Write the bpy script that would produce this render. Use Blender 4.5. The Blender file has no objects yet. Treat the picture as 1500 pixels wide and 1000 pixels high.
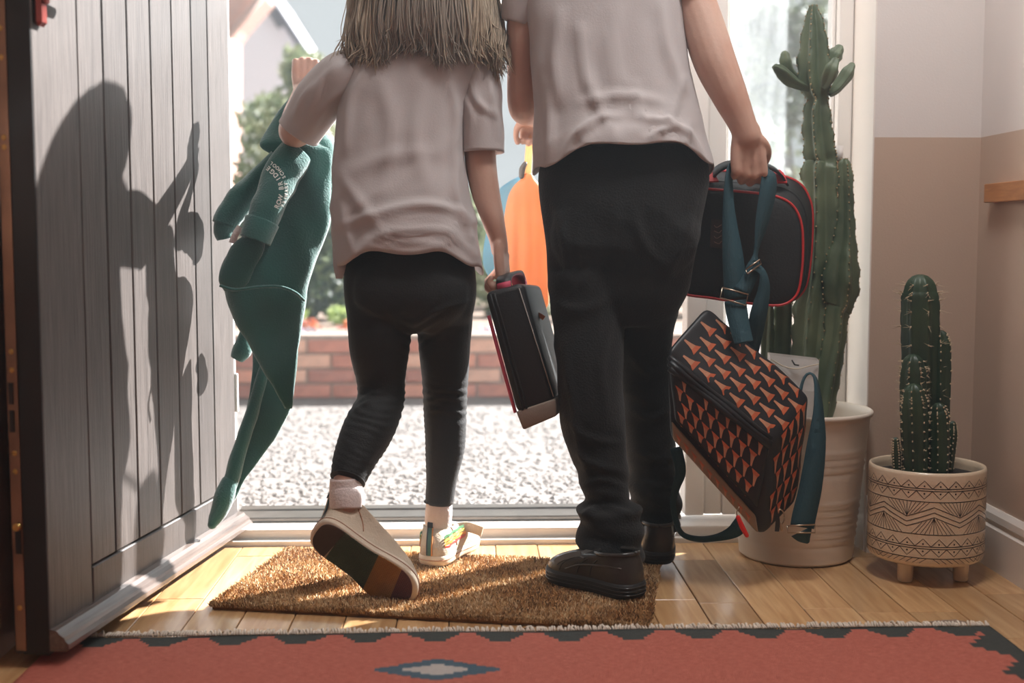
import bpy, bmesh, math, random
import numpy as np
from mathutils import Vector, Matrix, noise

random.seed(7); np.random.seed(7)
scene = bpy.context.scene
COL = scene.collection

# ------------------------------------------------------------------ camera
F = 1800.0                                   # focal length in pixels of the 1500 x 1000 frame
CAM = Vector((0.0, 0.0, 0.70))
YAW = math.atan(60 / F); PITCH = math.atan(150 / F)
FWD = Vector((math.sin(YAW) * math.cos(PITCH), math.cos(YAW) * math.cos(PITCH), -math.sin(PITCH)))
RGT = Vector((math.cos(YAW), -math.sin(YAW), 0))
UPV = RGT.cross(FWD)
cd = bpy.data.cameras.new('camera'); cam = bpy.data.objects.new('camera', cd); COL.objects.link(cam)
cd.sensor_width = 36.0; cd.lens = 36.0 * F / 1500.0; cd.clip_start = 0.05; cd.clip_end = 200
cam.matrix_world = Matrix.Translation(CAM) @ Matrix((RGT, UPV, -FWD)).transposed().to_4x4()
cd.dof.use_dof = True; cd.dof.focus_distance = 2.5; cd.dof.aperture_fstop = 2.4
scene.camera = cam

# ------------------------------------------------------------------ sky, sun, added fill lamp, exposure
world = bpy.data.worlds.new('sky'); scene.world = world; world.use_nodes = True
bg = world.node_tree.nodes['Background']
bg.inputs[0].default_value = (0.70, 0.76, 0.785, 1); bg.inputs[1].default_value = 1.0
SUNV = Vector((0.79, 0.615, 0.65)).normalized()
sd = bpy.data.lights.new('sun', 'SUN'); sd.energy = 29.0; sd.angle = math.radians(0.8); sd.color = (0.98, 0.98, 0.98)
so = bpy.data.objects.new('sun', sd); COL.objects.link(so)
so.rotation_euler = (-SUNV).to_track_quat('-Z', 'Y').to_euler()
ld = bpy.data.lights.new('hall_fill_light', 'AREA'); ld.shape = 'DISK'; ld.size = 0.5; ld.energy = 27; ld.color = (0.96, 0.97, 0.98)  # unseen fill light, added to brighten the hall
lo = bpy.data.objects.new('hall_fill_light', ld); COL.objects.link(lo); lo.location = (0.60, 1.90, 2.33)
scene.view_settings.view_transform = 'Standard'; scene.view_settings.look = 'None'
scene.view_settings.gamma = 1.0; scene.view_settings.use_curve_mapping = False
scene.view_settings.exposure = 0.0

# ------------------------------------------------------------------ helpers
def P(px, py, Y):
    d = FWD + RGT * ((px - 750) / F) + UPV * ((500 - py) / F)
    return CAM + d * (Y / d.y)
def PXm(px, py, X):                          # the point of the pixel ray with a given x
    d = FWD + RGT * ((px - 750) / F) + UPV * ((500 - py) / F)
    return CAM + d * (X / d.x)
def G(px, py, z=0.0):
    d = FWD + RGT * ((px - 750) / F) + UPV * ((500 - py) / F)
    return CAM + d * ((z - CAM.z) / d.z)
def m_px(n, Y): return n * Y / F             # pixels to metres at depth Y

def srgb(r, g, b):
    f = lambda c: (c / 255 / 12.92) if c / 255 <= 0.04045 else ((c / 255 + 0.055) / 1.055) ** 2.4
    return (f(r), f(g), f(b))

MATS = {}
def mat(name, col, rough=0.6, metal=0.0, var=0.0, vscale=8.0, bump=0.0, bscale=60.0, stretch=(1, 1, 1),
        col2=None, sheen=0.0, spec=0.5, trans=0.0, sss=0.0, coat=0.0, detail=4.0):
    if name in MATS: return MATS[name]
    m = bpy.data.materials.new(name); m.use_nodes = True
    nt = m.node_tree; n = nt.nodes; l = nt.links; b = n['Principled BSDF']
    b.inputs['Roughness'].default_value = rough; b.inputs['Metallic'].default_value = metal
    b.inputs['Specular IOR Level'].default_value = spec
    b.inputs['Sheen Weight'].default_value = sheen
    b.inputs['Coat Weight'].default_value = coat
    b.inputs['Subsurface Weight'].default_value = sss
    if sss: b.inputs['Subsurface Radius'].default_value = (0.012, 0.005, 0.003); b.inputs['Subsurface Scale'].default_value = 1.0
    tc = n.new('ShaderNodeTexCoord'); mp = n.new('ShaderNodeMapping'); mp.inputs['Scale'].default_value = stretch
    l.new(tc.outputs['Object'], mp.inputs['Vector'])
    c1 = (*col, 1)
    c2 = (*(col2 if col2 else tuple(min(1, c * (1 - var)) for c in col)), 1)
    nz = n.new('ShaderNodeTexNoise'); nz.inputs['Scale'].default_value = vscale; nz.inputs['Detail'].default_value = detail
    l.new(mp.outputs[0], nz.inputs['Vector'])
    rp = n.new('ShaderNodeValToRGB'); rp.color_ramp.elements[0].position = 0.35; rp.color_ramp.elements[1].position = 0.65
    rp.color_ramp.elements[0].color = c2; rp.color_ramp.elements[1].color = c1
    l.new(nz.outputs['Fac'], rp.inputs[0]); l.new(rp.outputs[0], b.inputs['Base Color'])
    if bump:
        nb = n.new('ShaderNodeTexNoise'); nb.inputs['Scale'].default_value = bscale; nb.inputs['Detail'].default_value = 3
        l.new(mp.outputs[0], nb.inputs['Vector'])
        bp = n.new('ShaderNodeBump'); bp.inputs['Strength'].default_value = bump; bp.inputs['Distance'].default_value = 0.004
        l.new(nb.outputs['Fac'], bp.inputs['Height']); l.new(bp.outputs[0], b.inputs['Normal'])
    if trans:
        tr = n.new('ShaderNodeBsdfTranslucent'); l.new(rp.outputs[0], tr.inputs['Color'])
        mx = n.new('ShaderNodeMixShader'); mx.inputs[0].default_value = trans
        l.new(b.outputs[0], mx.inputs[1]); l.new(tr.outputs[0], mx.inputs[2])
        l.new(mx.outputs[0], n['Material Output'].inputs['Surface'])
    MATS[name] = m
    return m

def tag(o, label=None, cat=None, group=None, kind=None):
    if label: o['label'] = label
    if cat: o['category'] = cat
    if group: o['group'] = group
    if kind: o['kind'] = kind
    return o
def empty(name, loc=(0, 0, 0), label=None, cat=None, group=None, kind=None):
    o = bpy.data.objects.new(name, None); o.empty_display_size = 0.1; COL.objects.link(o); o.location = loc
    return tag(o, label, cat, group, kind)
def wm(o):
    """world matrix without waiting for the depsgraph"""
    b = Matrix.LocRotScale(o.location, o.rotation_euler, o.scale)
    return b if o.parent is None else wm(o.parent) @ o.matrix_parent_inverse @ b
def set_parent(o, p):
    if p is not None:
        o.parent = p; o.matrix_parent_inverse = wm(p).inverted()
def mesh_obj(name, me, m=None, parent=None, smooth=True):
    if m is not None and not len(me.materials):
        for k in (m if isinstance(m, (list, tuple)) else [m]): me.materials.append(k)
    if smooth:
        me.polygons.foreach_set('use_smooth', [True] * len(me.polygons))
    o = bpy.data.objects.new(name, me); COL.objects.link(o); set_parent(o, parent)
    return o
def mk(name, vf, m=None, parent=None, smooth=True):
    v, f = vf
    me = bpy.data.meshes.new(name); me.from_pydata([tuple(p) for p in v], [], f); me.update()
    return mesh_obj(name, me, m, parent, smooth)
def cat_vf(*items):
    V, Fs = [], []
    for v, f in items:
        k = len(V); V.extend([tuple(p) for p in v]); Fs.extend([tuple(i + k for i in q) for q in f])
    return V, Fs
def box_vf(x0, x1, y0, y1, z0, z1):
    v = [(x0, y0, z0), (x1, y0, z0), (x1, y1, z0), (x0, y1, z0), (x0, y0, z1), (x1, y0, z1), (x1, y1, z1), (x0, y1, z1)]
    f = [(0, 3, 2, 1), (4, 5, 6, 7), (0, 1, 5, 4), (1, 2, 6, 5), (2, 3, 7, 6), (3, 0, 4, 7)]
    return v, f
def bevel_box(name, x0, x1, y0, y1, z0, z1, m, parent=None, bev=0.003, seg=2):
    bm = bmesh.new(); v, f = box_vf(x0, x1, y0, y1, z0, z1)
    vs = [bm.verts.new(p) for p in v]; [bm.faces.new([vs[i] for i in q]) for q in f]
    if bev: bmesh.ops.bevel(bm, geom=list(bm.edges), offset=bev, segments=seg, affect='EDGES', profile=0.6)
    me = bpy.data.meshes.new(name); bm.to_mesh(me); bm.free()
    return mesh_obj(name, me, m, parent, smooth=False)
def cr(pts, n):
    """Catmull-Rom resample of k-dimensional points"""
    a = np.array([list(p) for p in pts], float); k = len(a)
    if k == 2: return np.array([a[0] + (a[1] - a[0]) * t for t in np.linspace(0, 1, n)])
    e = np.vstack([2 * a[0] - a[1], a, 2 * a[-1] - a[-2]])
    out = []
    for t in np.linspace(0, k - 1, n):
        i = min(int(t), k - 2); u = t - i; p0, p1, p2, p3 = e[i:i + 4]
        out.append(0.5 * (2 * p1 + (p2 - p0) * u + (2 * p0 - 5 * p1 + 4 * p2 - p3) * u * u + (3 * p1 - p0 - 3 * p2 + p3) * u ** 3))
    return np.array(out)
def loft_vf(rings, caps=(True, True), closed=True):
    n = len(rings[0]); V = []; Fs = []
    for r in rings: V.extend([tuple(p) for p in r])
    for i in range(len(rings) - 1):
        for j in range(n if closed else n - 1):
            a, b = i * n + j, i * n + (j + 1) % n
            Fs.append((a, b, b + n, a + n))
    if caps[0]: Fs.append(tuple(range(n - 1, -1, -1)))
    if caps[1]: Fs.append(tuple((len(rings) - 1) * n + j for j in range(n)))
    return V, Fs
def tube_vf(pts, rad, n=12, caps=True, res=None, flat=1.0, up=None, round_end=False):
    """tube along a path; rad scalar or list; flat squeezes along the second axis"""
    pts = [Vector(p) for p in pts]
    rad = [rad] * len(pts) if not hasattr(rad, '__len__') else list(rad)
    if res:
        q = cr([(*p, r) for p, r in zip(pts, rad)], res); pts = [Vector(p[:3]) for p in q]; rad = [max(p[3], 1e-4) for p in q]
    if round_end:
        d0 = (pts[0] - pts[1]).normalized(); d1 = (pts[-1] - pts[-2]).normalized()
        A = [(pts[0] + d0 * rad[0] * s, rad[0] * c) for s, c in ((0.97, 0.25), (0.75, 0.66), (0.4, 0.92))]
        B = [(pts[-1] + d1 * rad[-1] * s, rad[-1] * c) for s, c in ((0.4, 0.92), (0.75, 0.66), (0.97, 0.25))]
        pts = [a[0] for a in A] + pts + [b[0] for b in B]; rad = [a[1] for a in A] + rad + [b[1] for b in B]
    T = [(pts[min(i + 1, len(pts) - 1)] - pts[max(i - 1, 0)]).normalized() for i in range(len(pts))]
    u = Vector(up) if up is not None else (Vector((0, 1, 0)) if abs(T[0].y) < 0.9 else Vector((1, 0, 0)))
    rings = []
    for p, t, r in zip(pts, T, rad):
        u = u - t * u.dot(t)
        u = u.normalized() if u.length > 1e-6 else t.orthogonal().normalized()
        w = t.cross(u)
        rings.append([p + (w * math.cos(a) + u * (math.sin(a) * flat)) * r for a in (2 * math.pi * k / n for k in range(n))])
    return loft_vf(rings, (caps, caps))
def strap_vf(pts, wdir, width, thick=0.002, res=None):
    """flat band along a path; wdir = list of across-vectors or one vector"""
    k = len(pts); wd = wdir if isinstance(wdir, list) else [wdir] * k
    ws = width if hasattr(width, '__len__') else [width] * k
    q = np.array([[*p, *w, s] for p, w, s in zip(pts, wd, ws)], float)
    if res: q = cr(q, res)
    rings = []
    for i, r in enumerate(q):
        p = Vector(r[:3]); a = Vector(q[min(i + 1, len(q) - 1)][:3]); b = Vector(q[max(i - 1, 0)][:3]); t = (a - b).normalized()
        w = Vector(r[3:6]); w = (w - t * w.dot(t)).normalized(); n = t.cross(w)
        rings.append([p + w * s * r[6] / 2 + n * e * thick / 2 for s, e in ((-1, -1), (1, -1), (1, 1), (-1, 1))])
    return loft_vf(rings)
def ellip_vf(c, rx, ry, rz, nu=16, nv=10, R=None):
    rings = []
    for i in range(nv + 1):
        a = -math.pi / 2 + math.pi * (0.02 + 0.96 * i / nv)
        rings.append([Vector((rx * math.cos(a) * math.cos(t), ry * math.cos(a) * math.sin(t), rz * math.sin(a))) for t in (2 * math.pi * k / nu for k in range(nu))])
    if R is not None: rings = [[R @ p for p in r] for r in rings]
    return loft_vf([[p + Vector(c) for p in r] for r in rings])
def lathe_vf(prof, n=48, c=(0, 0, 0), caps=(False, False)):
    return loft_vf([[(c[0] + r * math.cos(t), c[1] + r * math.sin(t), c[2] + z) for t in (2 * math.pi * k / n for k in range(n))] for r, z in prof], caps)
def sring(c, ax, ay, a, b, n=32, e=2.0):
    out = []
    for k in range(n):
        t = 2 * math.pi * k / n; ct, st = math.cos(t), math.sin(t)
        out.append(Vector(c) + Vector(ax) * (a * math.copysign(abs(ct) ** (2 / e), ct)) + Vector(ay) * (b * math.copysign(abs(st) ** (2 / e), st)))
    return out
def px_loft(rows, n=40, res=None, e=2.2, caps=(True, True), shrink=1.0):
    """rows (py, x_left, x_right, Y, depth ratio): level rings filling a silhouette"""
    q = np.array(rows, float)
    if res: q = cr(q, res)
    rings = []
    for py, xl, xr, Y, dr in q:
        c = P((xl + xr) / 2, py, Y); a = m_px((xr - xl) / 2, Y) * shrink
        rings.append(sring(c, (RGT.x, RGT.y, 0), (-RGT.y, RGT.x, 0), a, a * dr, n, e))
    return rings
def px_tube(rows, n=20, res=None, flat=1.0, caps=True, round_end=False, shrink=1.0, up=None):
    """rows (px, py, Y, radius in px)"""
    return tube_vf([P(a, b, c) for a, b, c, r in rows], [m_px(r, c) * shrink for a, b, c, r in rows], n, caps, res, flat, up, round_end)
def remesh(vfs, voxel, smooth=3, name='tmp'):
    v, f = cat_vf(*vfs)
    me = bpy.data.meshes.new(name); me.from_pydata(v, [], f)
    bm = bmesh.new(); bm.from_mesh(me); bmesh.ops.recalc_face_normals(bm, faces=bm.faces); bm.to_mesh(me); bm.free()
    o = bpy.data.objects.new(name, me); COL.objects.link(o)
    md = o.modifiers.new('r', 'REMESH'); md.mode = 'VOXEL'; md.voxel_size = voxel; md.adaptivity = 0
    if smooth:
        s = o.modifiers.new('s', 'SMOOTH'); s.factor = 0.5; s.iterations = smooth
    dg = bpy.context.evaluated_depsgraph_get(); dg.update()
    out = bpy.data.meshes.new_from_object(o.evaluated_get(dg))
    bpy.data.objects.remove(o); out.name = name
    return out
def nz(p, s, seed=0.0):
    return noise.noise(Vector((p[0] * s[0] + seed, p[1] * s[1] + seed * 1.7, p[2] * s[2] - seed)))
def push(me, fn):
    """move each vertex along its normal by fn(co)"""
    co = np.empty(len(me.vertices) * 3); me.vertices.foreach_get('co', co); co = co.reshape(-1, 3)
    no = np.array([v.normal[:] for v in me.vertices])
    d = np.array([fn(p) for p in co]); co = co + no * d[:, None]
    me.vertices.foreach_set('co', co.ravel()); me.update()
def shell_me(name, vf, thick=0.003, disp=None, sub=0):
    """open cloth surface -> displaced, thickened mesh"""
    v, f = vf
    me = bpy.data.meshes.new(name); me.from_pydata([tuple(p) for p in v], [], f); me.update()
    bm = bmesh.new(); bm.from_mesh(me); bmesh.ops.recalc_face_normals(bm, faces=bm.faces); bm.to_mesh(me); bm.free(); me.update()
    if disp: push(me, disp)
    o = bpy.data.objects.new(name, me); COL.objects.link(o)
    if sub:
        s = o.modifiers.new('u', 'SUBSURF'); s.levels = sub; s.render_levels = sub
    md = o.modifiers.new('s', 'SOLIDIFY'); md.thickness = thick; md.offset = -1
    dg = bpy.context.evaluated_depsgraph_get(); dg.update()
    out = bpy.data.meshes.new_from_object(o.evaluated_get(dg)); bpy.data.objects.remove(o); out.name = name
    return out
def smooth01(t): t = max(0.0, min(1.0, t)); return t * t * (3 - 2 * t)
def pw(p):
    """world point -> photograph pixel"""
    d = Vector(p) - CAM; z = d.dot(FWD)
    return 750 + F * d.dot(RGT) / z, 500 - F * d.dot(UPV) / z

def creases(me, lines, soft=0.35):
    """press folds into the camera-facing cloth; lines = (polyline in picture pixels, width, height)"""
    n = len(me.vertices); co = np.empty(n * 3); me.vertices.foreach_get('co', co); co = co.reshape(-1, 3)
    no = np.array([v.normal[:] for v in me.vertices])
    d = co - np.array(CAM); z = d @ np.array(FWD); px = 750 + F * (d @ np.array(RGT)) / z; py = 500 - F * (d @ np.array(UPV)) / z
    face = np.clip(-(no * (d / np.linalg.norm(d, axis=1)[:, None])).sum(1) / soft, 0, 1)
    out = np.zeros(n)
    for pts, w, amp in lines:
        q = cr(pts, 24) if len(pts) > 2 else cr(pts, 12)
        best = np.full(n, 1e9); tt = np.zeros(n)
        for i in range(len(q) - 1):
            a, b = q[i], q[i + 1]; ab = b - a; L2 = (ab ** 2).sum() + 1e-9
            t = np.clip(((px - a[0]) * ab[0] + (py - a[1]) * ab[1]) / L2, 0, 1)
            dd = np.hypot(px - a[0] - t * ab[0], py - a[1] - t * ab[1]); m = dd < best
            best[m] = dd[m]; tt[m] = (i + t[m]) / (len(q) - 1)
        env = np.sin(np.pi * np.clip(tt * 0.86 + 0.07, 0, 1)) ** 0.7
        out += amp * env * (np.exp(-(best / w) ** 2) - 0.35 * np.exp(-(best / (2.2 * w)) ** 2))
    co = co + no * (out * face)[:, None]; me.vertices.foreach_set('co', co.ravel()); me.update()
# ------------------------------------------------------------------ materials of the place
def two_tone(name, upper, lower, zsplit):
    m = mat(name, upper, rough=0.75, var=0.03, vscale=3, bump=0.08, bscale=220)
    nt = m.node_tree; n = nt.nodes; l = nt.links
    tc = n.new('ShaderNodeTexCoord'); sp = n.new('ShaderNodeSeparateXYZ'); l.new(tc.outputs['Object'], sp.inputs[0])
    gt = n.new('ShaderNodeMath'); gt.operation = 'GREATER_THAN'; gt.inputs[1].default_value = zsplit; l.new(sp.outputs[2], gt.inputs[0])
    mx = n.new('ShaderNodeMix'); mx.data_type = 'RGBA'
    mx.inputs[6].default_value = (*lower, 1); mx.inputs[7].default_value = (*upper, 1)
    l.new(gt.outputs[0], mx.inputs[0]); l.new(mx.outputs[2], n['Principled BSDF'].inputs['Base Color'])
    return m
M_wall = two_tone('two_tone_paint', srgb(218, 210, 205), srgb(190, 166, 147), 0.922)
M_white = mat('white_gloss_paint', srgb(232, 224, 216), rough=0.32, var=0.03, vscale=5)
M_frame = mat('white_frame', srgb(236, 230, 224), rough=0.3, var=0.02, vscale=6)
M_ceil = mat('ceiling_white', srgb(240, 236, 230), rough=0.8)
M_alu = mat('aluminium_strip', srgb(120, 112, 104), rough=0.35, metal=0.7, var=0.2, vscale=30)

def wood_mat(name, c1, c2, rough, axis_stretch, vscale=6, coat=0.0, bump=0.1):
    m = bpy.data.materials.new(name); m.use_nodes = True
    n = m.node_tree.nodes; l = m.node_tree.links; b = n['Principled BSDF']
    tc = n.new('ShaderNodeTexCoord'); oi = n.new('ShaderNodeObjectInfo')
    ad = n.new('ShaderNodeVectorMath'); ad.operation = 'ADD'
    sc = n.new('ShaderNodeVectorMath'); sc.operation = 'SCALE'; sc.inputs[0].default_value = (13.0, 7.0, 5.0)
    l.new(oi.outputs['Random'], sc.inputs['Scale']); l.new(tc.outputs['Object'], ad.inputs[0]); l.new(sc.outputs[0], ad.inputs[1])
    mp = n.new('ShaderNodeMapping'); mp.inputs['Scale'].default_value = axis_stretch; l.new(ad.outputs[0], mp.inputs[0])
    nz1 = n.new('ShaderNodeTexNoise'); nz1.inputs['Scale'].default_value = vscale; nz1.inputs['Detail'].default_value = 8; nz1.inputs['Distortion'].default_value = 0.6
    l.new(mp.outputs[0], nz1.inputs['Vector'])
    rp = n.new('ShaderNodeValToRGB'); e = rp.color_ramp.elements
    e[0].position = 0.3; e[1].position = 0.7; e[0].color = (*c2, 1); e[1].color = (*c1, 1)
    l.new(nz1.outputs['Fac'], rp.inputs[0])
    hs = n.new('ShaderNodeHueSaturation'); l.new(rp.outputs[0], hs.inputs['Color'])
    mr = n.new('ShaderNodeMapRange'); mr.inputs[3].default_value = 0.75; mr.inputs[4].default_value = 1.15
    l.new(oi.outputs['Random'], mr.inputs[0]); l.new(mr.outputs[0], hs.inputs['Value'])
    l.new(hs.outputs[0], b.inputs['Base Color'])
    b.inputs['Roughness'].default_value = rough; b.inputs['Coat Weight'].default_value = coat; b.inputs['Coat Roughness'].default_value = 0.25
    bp = n.new('ShaderNodeBump'); bp.inputs['Strength'].default_value = bump; bp.inputs['Distance'].default_value = 0.002
    l.new(nz1.outputs['Fac'], bp.inputs['Height']); l.new(bp.outputs[0], b.inputs['Normal'])
    return m
M_plank = wood_mat('oak_parquet', srgb(226, 184, 134), srgb(192, 144, 96), 0.18, (30, 2.2, 8), 2.0, coat=0.3, bump=0.06)
M_doorwood = wood_mat('grey_stained_oak', srgb(94, 87, 83), srgb(58, 52, 49), 0.45, (150, 150, 4), 2.0, bump=0.5)
M_black = mat('black_edge', srgb(20, 19, 18), rough=0.5, var=0.2, vscale=12)
M_copper = mat('brown_lock_strip', srgb(150, 118, 96), rough=0.35, metal=0.8, var=0.35, vscale=14)
M_brass = mat('brass', srgb(196, 160, 96), rough=0.3, metal=1.0)
M_red = mat('dark_red_metal', srgb(150, 70, 62), rough=0.3, metal=0.6)

# ------------------------------------------------------------------ room shell
XL, XR, YF, YB, ZC = -0.79, 1.12, 2.69, -1.6, 2.4
YFR = 2.84                                    # door and window frame plane
def struct(name, vf, m, smooth=False, parent=None, label=None):
    o = mk(name, vf, m, parent, smooth)
    if parent is None: o['kind'] = 'structure'
    if label: o['label'] = label
    return o
wall_front = struct('wall_front', cat_vf(box_vf(0.883, XR + 0.2, YF, 3.0, 0, ZC), box_vf(XL - 0.2, 0.883, YF, 3.0, 2.12, ZC), box_vf(XL - 0.2, -0.60, 2.87, 3.0, 0, 2.12)), M_wall,
       label='hall wall around the entrance, pale above and taupe below')
struct('wall_right', box_vf(XR, XR + 0.1, YB, YF, 0, ZC), M_wall, label='right hall wall, pale above and taupe below')
struct('wall_left', box_vf(XL - 0.1, XL, YB, 2.87, 0, ZC), mat('left_wall_paint', srgb(222, 196, 184), rough=0.75, var=0.04, vscale=4), label='pale pink hall wall behind the open door')
struct('wall_back', box_vf(XL - 0.1, XR + 0.1, YB - 0.1, YB, 0, ZC), M_wall, label='rear hall wall behind the camera')
struct('ceiling', box_vf(XL - 0.2, XR + 0.2, YB, 3.0, ZC, ZC + 0.1), M_ceil, label='white hall ceiling')

# reveal lining of the window bay
struct('trim_1', cat_vf(box_vf(0.880, 0.8832, YF - 0.001, YFR + 0.06, 0.0, 2.12)), M_white, label='white reveal beside the sidelight window')

# floor: slab with one part per parquet plank
floor = struct('floor', box_vf(XL - 0.1, XR + 0.1, YB, 2.86, -0.06, -0.012), mat('floor_gap', srgb(58, 38, 24), rough=0.8), label='glossy honey oak parquet floor')
PW = 0.096
def plank_mesh(w, l):
    key = 'plank_%d' % round(l * 1000)
    if key in bpy.data.meshes: return bpy.data.meshes[key]
    bm = bmesh.new(); v, f = box_vf(-w / 2, w / 2, 0, l, -0.012, 0)
    vs = [bm.verts.new(p) for p in v]; [bm.faces.new([vs[i] for i in q]) for q in f]
    bmesh.ops.bevel(bm, geom=[e for e in bm.edges if all(abs(q.co.z) < 1e-6 for q in e.verts)], offset=0.0012, segments=1, affect='EDGES')
    me = bpy.data.meshes.new(key); bm.to_mesh(me); bm.free(); me.materials.append(M_plank); return me
rp_ = random.Random(3)
x = XL - 0.02; ci = 0
while x < XR + 0.05:
    y = 1.30 - rp_.random() * 0.4
    while y < 2.80:
        l = rp_.choice([0.32, 0.40, 0.48, 0.56]); y1 = min(y + l, 2.80)
        l2 = round(y1 - y, 3)
        if l2 > 0.02:
            o = bpy.data.objects.new('plank', plank_mesh(PW - 0.0018, l2 - 0.0018)); COL.objects.link(o)
            o.location = (x + PW / 2, y, rp_.uniform(-0.0006, 0.0004)); set_parent(o, floor)
        y = y1
    x += PW; ci += 1
rear = mk('plank_field', box_vf(XL, XR, YB, 0.90, -0.012, 0.0), M_plank, floor, smooth=False)

# baseboards, with a stepped moulded profile
def profile_bar(prof, a, b, n_dir):
    """prof list (out, z); a,b ends on the floor; n_dir outwards"""
    rings = [[Vector(e) + Vector(n_dir) * o + Vector((0, 0, z)) for o, z in prof] for e in (a, b)]
    return loft_vf(rings, (True, True))
bprof = [(0.0, 0.0), (0.016, 0.0), (0.016, 0.088), (0.010, 0.093), (0.010, 0.100), (0.014, 0.104), (0.013, 0.118), (0.006, 0.128), (0.0, 0.128)]
for nm, a, b, nd, lb in (('baseboard_right', (XR, 0.4, 0), (XR, YF, 0), (-1, 0, 0), 'white moulded baseboard along the right wall'),
                     ('baseboard_front', (0.883, YF, 0), (XR, YF, 0), (0, -1, 0), 'white moulded baseboard below the front wall')):
    o = mk(nm, profile_bar(bprof, a, b, nd), M_white, None, False); o['kind'] = 'structure'; o['label'] = lb
# wooden rail on the right wall
pr = P(1456, 283, 2.6); yend = XR / (P(1456, 283, 2.6).x / 2.6)
rail = bevel_box('wooden_rail', XR - 0.022, XR - 0.0005, 1.2, yend, pr.z - 0.020, pr.z + 0.020, wood_mat('rail_pine', srgb(206, 140, 82), srgb(176, 112, 60), 0.45, (4, 4, 40), 3), bev=0.002)
tag(rail, 'orange pine rail fixed along the right wall', 'wall rail')

# ------------------------------------------------------------------ entrance frame, threshold and sidelight window
frame = empty('door_frame', (0, 2.9, 0), kind='structure'); frame.name = 'trim_2'; frame['label'] = 'white frame of the entrance and sidelight'
def fr(name, *a, m=M_frame, bev=0.004): return bevel_box(name, *a, m, frame, bev)
fr('post', 0.502, 0.548, YFR, 2.905, 0.05, 2.12); fr('post', 0.5495, 0.592, YFR + 0.012, 2.94, 0.05, 2.12)
fr('post', 0.846, 0.8795, YFR, 2.94, 0.05, 2.12); fr('post', -0.598, -0.562, 2.872, 2.94, 0.05, 2.12)
fr('head', -0.56, 0.8795, YFR + 0.03, 2.94, 2.06, 2.12)
fr('bottom_rail', 0.5925, 0.8455, YFR + 0.006, 2.94, 0.05, 0.17)
sill = empty('trim_3', (0, 2.8, 0), kind='structure'); sill['label'] = 'white threshold with a grey metal strip'
bevel_box('threshold_step', -0.575, 0.879, 2.778, 2.80, -0.01, 0.012, M_frame, sill, 0.003)
bevel_box('threshold', -0.575, 0.879, 2.801, 2.94, -0.01, 0.034, M_frame, sill, 0.005)
bevel_box('metal_strip', -0.56, 0.50, 2.87, 2.945, 0.0345, 0.046, M_alu, sill, 0.003)
bevel_box('strip_lip', -0.56, 0.50, 2.946, 2.985, 0.0, 0.050, M_alu, sill, 0.003)

def glass_mat():
    m = bpy.data.materials.new('glare_veil_glass'); m.use_nodes = True; n = m.node_tree.nodes; l = m.node_tree.links
    n.remove(n['Principled BSDF'])
    t = n.new('ShaderNodeBsdfTransparent'); t.inputs[0].default_value = (0.95, 0.97, 0.97, 1)
    g = n.new('ShaderNodeBsdfGlossy'); g.inputs['Roughness'].default_value = 0.02
    d = n.new('ShaderNodeBsdfTranslucent'); d.inputs[0].default_value = (0.9, 0.93, 0.95, 1)  # translucent share added to imitate a veil of glare over the pane
    nzt = n.new('ShaderNodeTexNoise'); nzt.inputs['Scale'].default_value = 14; nzt.inputs['Detail'].default_value = 6
    rp = n.new('ShaderNodeMapRange'); rp.inputs[1].default_value = 0.3; rp.inputs[2].default_value = 0.8; rp.inputs[3].default_value = 0.07; rp.inputs[4].default_value = 0.15
    l.new(nzt.outputs[0], rp.inputs[0])
    m1 = n.new('ShaderNodeMixShader'); l.new(rp.outputs[0], m1.inputs[0]); l.new(t.outputs[0], m1.inputs[1]); l.new(d.outputs[0], m1.inputs[2])
    m2 = n.new('ShaderNodeMixShader'); m2.inputs[0].default_value = 0.05; l.new(m1.outputs[0], m2.inputs[1]); l.new(g.outputs[0], m2.inputs[2])
    l.new(m2.outputs[0], n['Material Output'].inputs[0]); return m
win = struct('window_1', box_vf(0.593, 0.845, 2.885, 2.889, 0.171, 2.059), glass_mat(), label='sidelight pane beside the entrance with an added glare veil')
fr('glazing_bead', 0.5925, 0.600, 2.866, 2.882, 0.171, 2.058); fr('glazing_bead', 0.838, 0.8455, 2.866, 2.882, 0.171, 2.058)

# ------------------------------------------------------------------ the open door (leaf local x: hinge -> free edge, y: towards the room)
H0 = Vector((-0.546, 2.845)); N0 = Vector((-0.689, 1.985)); u = (N0 - H0); DL = u.length; u.normalize(); DN = Vector((-u.y, u.x))
if DN.x < 0: DN = -DN
door = empty('door_1', (H0.x, H0.y, 0), kind='structure'); door['label'] = 'grey boarded front door standing open'
door.rotation_euler = (0, 0, math.atan2(u.y, u.x))
def door_s(px, py=350):
    d = FWD + RGT * ((px - 750) / F) + UPV * ((500 - py) / F)
    # H0 + u s = t d.xy
    a = np.array([[d.x, -u.x], [d.y, -u.y]]); t, s = np.linalg.solve(a, np.array([H0.x, H0.y])); return s
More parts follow.
